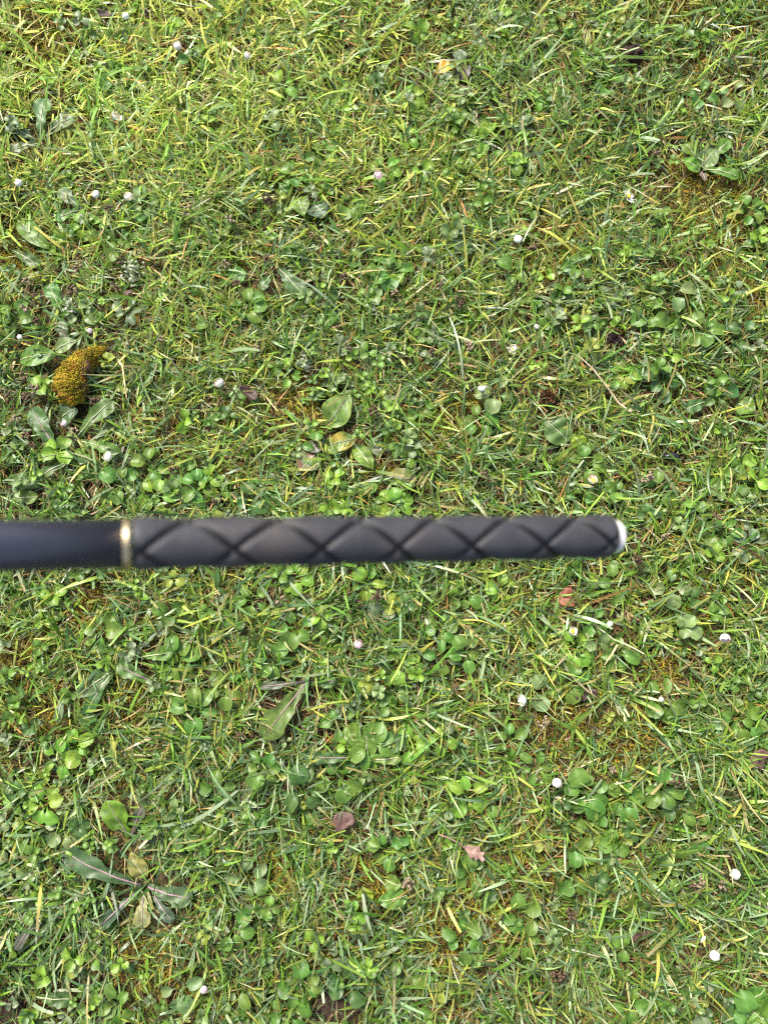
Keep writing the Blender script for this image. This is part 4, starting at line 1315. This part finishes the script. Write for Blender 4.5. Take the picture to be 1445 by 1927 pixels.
def grass_layer(name, tufts_per_m2, per, Lm, Ls, wmin, wmax, lean_rng, curl_rng, out_frac, label, zoff=0.0, spread=0.006, nseg=4, flat_bias=0.0):
    tx, ty = scatter(int(AREA * tufts_per_m2), out_frac)
    cnt = RNG.poisson(per, len(tx)).clip(1, 30)
    ti = np.repeat(np.arange(len(tx)), cnt)
    n = len(ti)
    tphi = RNG.uniform(0, 2 * PI, len(tx)); tstr = RNG.random(len(tx))
    r = np.abs(RNG.normal(0, spread, n)); a = RNG.uniform(0, 2 * PI, n)
    x = tx[ti] + r * np.cos(a); y = ty[ti] + r * np.sin(a)
    # direction: outwards from the tuft centre, partly combed along the tuft's own lie
    comb = tstr[ti] < 0.5
    phi = np.where(comb, tphi[ti] + RNG.normal(0, 0.55, n), a + RNG.normal(0, 0.7, n))
    kp = keep_prob(x, y); mo = moss_amt(x, y)
    dens = 0.74 + 0.45 * (fbm(x, y, 0.13, 71) - 0.5) * 2 + 0.8 * (vn(x, y, 0.032, 73) - 0.5)
    k = RNG.random(n) < kp * (1 - 0.68 * mo) * dens.clip(0.12, 1.0)
    x, y, phi, ti, mo, kp = x[k], y[k], phi[k], ti[k], mo[k], kp[k]; n = len(x)
    yel = (fbm(x, y, 0.20, 81) - 0.5) * 2.2 + 1.7 * np.exp(-((x + 0.40) ** 2 + (y - 0.95) ** 2) / 0.20) + 0.25 * np.exp(-((x - 0.6) ** 2 + (y - 0.5) ** 2) / 0.12) + mo * 0.9  # top-left yellowing: warm haze put into the tint, on partly mossy lawn
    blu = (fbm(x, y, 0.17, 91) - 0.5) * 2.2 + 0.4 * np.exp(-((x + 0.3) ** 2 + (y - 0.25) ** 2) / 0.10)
    yel = yel + 0.5 * np.clip((y - 0.35) / 0.5, 0, 1) - 0.45 * np.exp(-((x + 0.1) ** 2 / 0.25 + (y + 0.35) ** 2 / 0.10))  # warm light far up and cooler shade lower down, put into the colour
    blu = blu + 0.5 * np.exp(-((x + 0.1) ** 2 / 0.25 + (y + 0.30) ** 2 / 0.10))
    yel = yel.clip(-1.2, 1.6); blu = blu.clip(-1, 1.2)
    tuft_h = (RNG.random(len(tx)) ** 1.5 * 0.009)[ti] * np.clip((kp - 0.4) / 0.6, 0, 1)
    tcol = RNG.random(len(tx))[ti]
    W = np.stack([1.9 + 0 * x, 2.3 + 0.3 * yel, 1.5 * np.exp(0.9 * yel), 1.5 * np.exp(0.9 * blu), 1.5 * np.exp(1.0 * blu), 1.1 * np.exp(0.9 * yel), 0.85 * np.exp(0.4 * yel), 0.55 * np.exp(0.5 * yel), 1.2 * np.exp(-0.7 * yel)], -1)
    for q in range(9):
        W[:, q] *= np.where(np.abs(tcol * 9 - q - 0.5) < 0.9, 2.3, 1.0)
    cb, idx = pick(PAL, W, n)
    # far-left bright haze painted into the blade colour, over some bleached mossy lawn
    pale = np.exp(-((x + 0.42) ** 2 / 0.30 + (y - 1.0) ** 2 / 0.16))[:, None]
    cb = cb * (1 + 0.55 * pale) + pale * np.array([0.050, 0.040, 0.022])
    ct = cb * RNG.uniform(0.9, 1.25, (n, 1))
    dry = RNG.random(n) < 0.16
    ct[dry] = np.array([0.29, 0.21, 0.09]) * RNG.uniform(0.7, 1.2, (dry.sum(), 1))
    dead = (idx == 6) | (idx == 7)
    L = RNG.gamma(6, Lm / 6, n).clip(Lm * 0.35, Lm * 2.4)
    w = RNG.uniform(wmin, wmax, n) * np.where(dead, 0.75, 1.0)
    lean = RNG.uniform(*lean_rng, n); curl = RNG.uniform(*curl_rng, n)
    lean = np.where(dead, lean + 0.4, lean)
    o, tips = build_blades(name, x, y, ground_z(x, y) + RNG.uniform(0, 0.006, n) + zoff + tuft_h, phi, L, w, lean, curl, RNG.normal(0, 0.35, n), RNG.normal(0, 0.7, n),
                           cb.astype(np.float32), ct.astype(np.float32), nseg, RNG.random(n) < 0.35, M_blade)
    tag(o, label, 'grass', kind='stuff')
    return tips

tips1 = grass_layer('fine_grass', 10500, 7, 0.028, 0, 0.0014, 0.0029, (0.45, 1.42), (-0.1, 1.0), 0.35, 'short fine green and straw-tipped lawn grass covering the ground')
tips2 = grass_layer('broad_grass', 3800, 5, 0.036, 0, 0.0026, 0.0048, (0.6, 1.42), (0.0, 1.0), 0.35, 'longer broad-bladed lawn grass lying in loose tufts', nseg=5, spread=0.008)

# --- a few long pale blades that stand out
def hero_blades():
    spec = [((1045, 368), (1112, 326), 5.5), ((1060, 350), (1098, 338), 4.5), ((1285, 508), (1358, 560), 5), ((1310, 545), (1325, 585), 5), ((683, 1680), (705, 1768), 6), ((560, 1290), (525, 1272), 5),
            ((225, 905), (240, 830), 4), ((205, 880), (120, 850), 3.5), ((275, 955), (340, 935), 5), ((230, 1190), (290, 1165), 4), ((240, 1240), (300, 1180), 6), ((250, 1195), (300, 1180), 5),
            ((1225, 1675), (1290, 1710), 7), ((1310, 1700), (1355, 1740), 6), ((1140, 1750), (1160, 1780), 6), ((1340, 1540), (1330, 1475), 5), ((815, 1545), (730, 1560), 5), ((705, 1798), (760, 1775), 6),
            ((790, 1750), (830, 1782), 5), ((540, 1560), (460, 1575), 5), ((200, 1690), (210, 1600), 5), ((60, 1775), (120, 1700), 5), ((330, 1560), (440, 1490), 6), ((580, 600), (545, 700), 4),
            ((640, 590), (550, 520), 5), ((700, 590), (630, 545), 4), ((700, 830), (735, 800), 4), ((870, 720), (845, 600), 4), ((800, 1000), (890, 930), 4), ((1010, 640), (960, 700), 4), ((1275, 945), (1240, 880), 6),
            ((1440, 810), (1395, 790), 6), ((1425, 900), (1440, 790), 5), ((1190, 1160), (1290, 1090), 4), ((1200, 940), (1190, 870), 5), ((520, 1060), (620, 1165), 4), ((560, 1155), (645, 1180), 6), ((500, 1110), (535, 1165), 5),
            ((620, 1140), (625, 1060), 5), ((800, 1165), (830, 1215), 5), ((560, 80), (640, 30), 4), ((700, 70), (760, 30), 5), ((1000, 140), (1060, 60), 4), ((960, 60), (985, 20), 4), ((1140, 110), (1200, 50), 5), ((1010, 410), (980, 470), 4)]
    N = len(spec)
    A = np.array([tuple(P(*s[0], 0.014)) for s in spec]); B = np.array([tuple(P(*s[1], 0.03)) for s in spec])
    d = B - A
    phi = np.arctan2(d[:, 1], d[:, 0]); L = np.hypot(d[:, 0], d[:, 1]) * 1.08
    w = np.array([s[2] for s in spec]) / 1000 * 0.82
    cb, _ = pick([(0.15, 0.20, 0.11), (0.12, 0.19, 0.06), (0.19, 0.24, 0.09)], [2, 2, 1.2], N)
    o, _ = build_blades('long_grass', A[:, 0], A[:, 1], np.full(N, 0.018), phi - 0.15, L, w, np.full(N, 1.15), np.full(N, 0.75), np.full(N, 0.3), RNG.normal(0, 0.35, N), cb, cb * 1.1, 9, RNG.random(N) < 0.3, M_blade)
    tag(o, 'scattered longer pale grass blades lying on top of the lawn', 'grass', kind='stuff')
hero_blades()

# --- small round leaves: clover, speedwell and young daisies as ground cover
def cover_leaves():
    Vs = []; Qs = []; Cs = []
    v0, q0, c0 = leaf_arrays(1.0, 0.80, 'spoon', 6, 4, 0.18, 0.45, 0.03, 5, (1, 1, 1), c_rib=(1.3, 1.3, 1.25), petiole=0.22)
    v0 = np.array(v0); q0 = np.array(q0); c0 = np.array(c0)
    x, y = scatter(int(AREA * 2500), 0.35)
    dn = fbm(x, y, 0.15, 121) - 0.22 * np.exp(-((x + 0.30) ** 2 + (y - 0.80) ** 2) / 0.12)
    kp = keep_prob(x, y)
    k = (RNG.random(len(x)) < (dn - 0.34).clip(0, 1) * 2.2) & (RNG.random(len(x)) < (kp + 0.25))
    x, y = x[k], y[k]
    cl = 3 + (RNG.random(len(x)) < 0.35) * 1
    ti = np.repeat(np.arange(len(x)), cl)
    n = len(ti)
    j = np.concatenate([np.arange(c) for c in cl])
    rot0 = RNG.uniform(0, 2 * PI, len(x))[ti]
    ang = rot0 + j * (2 * PI / cl[ti]) + RNG.normal(0, 0.25, n)
    s = (RNG.gamma(9, 0.0105 / 9, len(x))[ti] * RNG.uniform(0.8, 1.2, n)).clip(0.006, 0.026)
    tilt = RNG.uniform(-0.1, 0.7, n); roll = RNG.normal(0, 0.35, n)
    zz = (RNG.uniform(0.008, 0.025, len(x)))[ti]
    pal = np.array([GREENS['mid'], GREENS['bright'], GREENS['dark'], GREENS['pale'], GREENS['grey'], (0.16, 0.21, 0.03)])
    ci = RNG.choice(6, len(x), p=[0.36, 0.2, 0.16, 0.12, 0.1, 0.06])[ti]
    col = pal[ci] * RNG.normal(1, 0.12, (n, 1)).clip(0.6, 1.4)
    V = np.repeat(v0[None], n, 0) * s[:, None, None]
    # roll about x, tilt about y, heading about z
    cy_, sy_ = np.cos(roll)[:, None], np.sin(roll)[:, None]
    X, Y, Z = V[..., 0], V[..., 1], V[..., 2]
    Y, Z = Y * cy_ - Z * sy_, Y * sy_ + Z * cy_
    ct_, st_ = np.cos(tilt)[:, None], np.sin(tilt)[:, None]
    X, Z = X * ct_ - Z * st_, X * st_ + Z * ct_
    ca_, sa_ = np.cos(ang)[:, None], np.sin(ang)[:, None]
    X, Y = X * ca_ - Y * sa_, X * sa_ + Y * ca_
    bx, by = x[ti], y[ti]
    V = np.stack([X + bx[:, None], Y + by[:, None], Z + (ground_z(bx, by) + zz)[:, None]], -1)
    C = c0[None] * col[:, None, :]
    Q = (q0[None] + (np.arange(n) * len(v0))[:, None, None]).reshape(-1, 4)
    o = link_mesh('ground_cover', mesh_np('ground_cover', V.reshape(-1, 3), Q, M_leaf, colors=C.reshape(-1, 3)))
    tag(o, 'small round clover and speedwell leaves growing between the grass blades', 'ground cover', kind='stuff')
cover_leaves()

# --- dew drops
def dew():
    bm = bmesh.new(); bmesh.ops.create_icosphere(bm, subdivisions=1, radius=1)
    v0 = np.array([tuple(v.co) for v in bm.verts]); t0 = np.array([[v.index for v in f.verts] for f in bm.faces]); bm.free()
    tp = np.concatenate([tips1, tips2])
    iv = in_view(tp[:, 0], tp[:, 1], 0.02)
    tp = tp[iv]
    tp = tp[RNG.choice(len(tp), 1500, replace=False)]
    r = RNG.gamma(4, 0.00014, len(tp)).clip(0.00025, 0.0012)
    V = v0[None] * r[:, None, None] + tp[:, None, :]
    T = (t0[None] + (np.arange(len(tp)) * len(v0))[:, None, None]).reshape(-1, 3)
    o = link_mesh('dew_drops', mesh_np('dew_drops', V.reshape(-1, 3), None, M_dew, tris=T))
    tag(o, 'tiny dew drops hanging on the tips of grass blades', 'dew', kind='stuff')
dew()
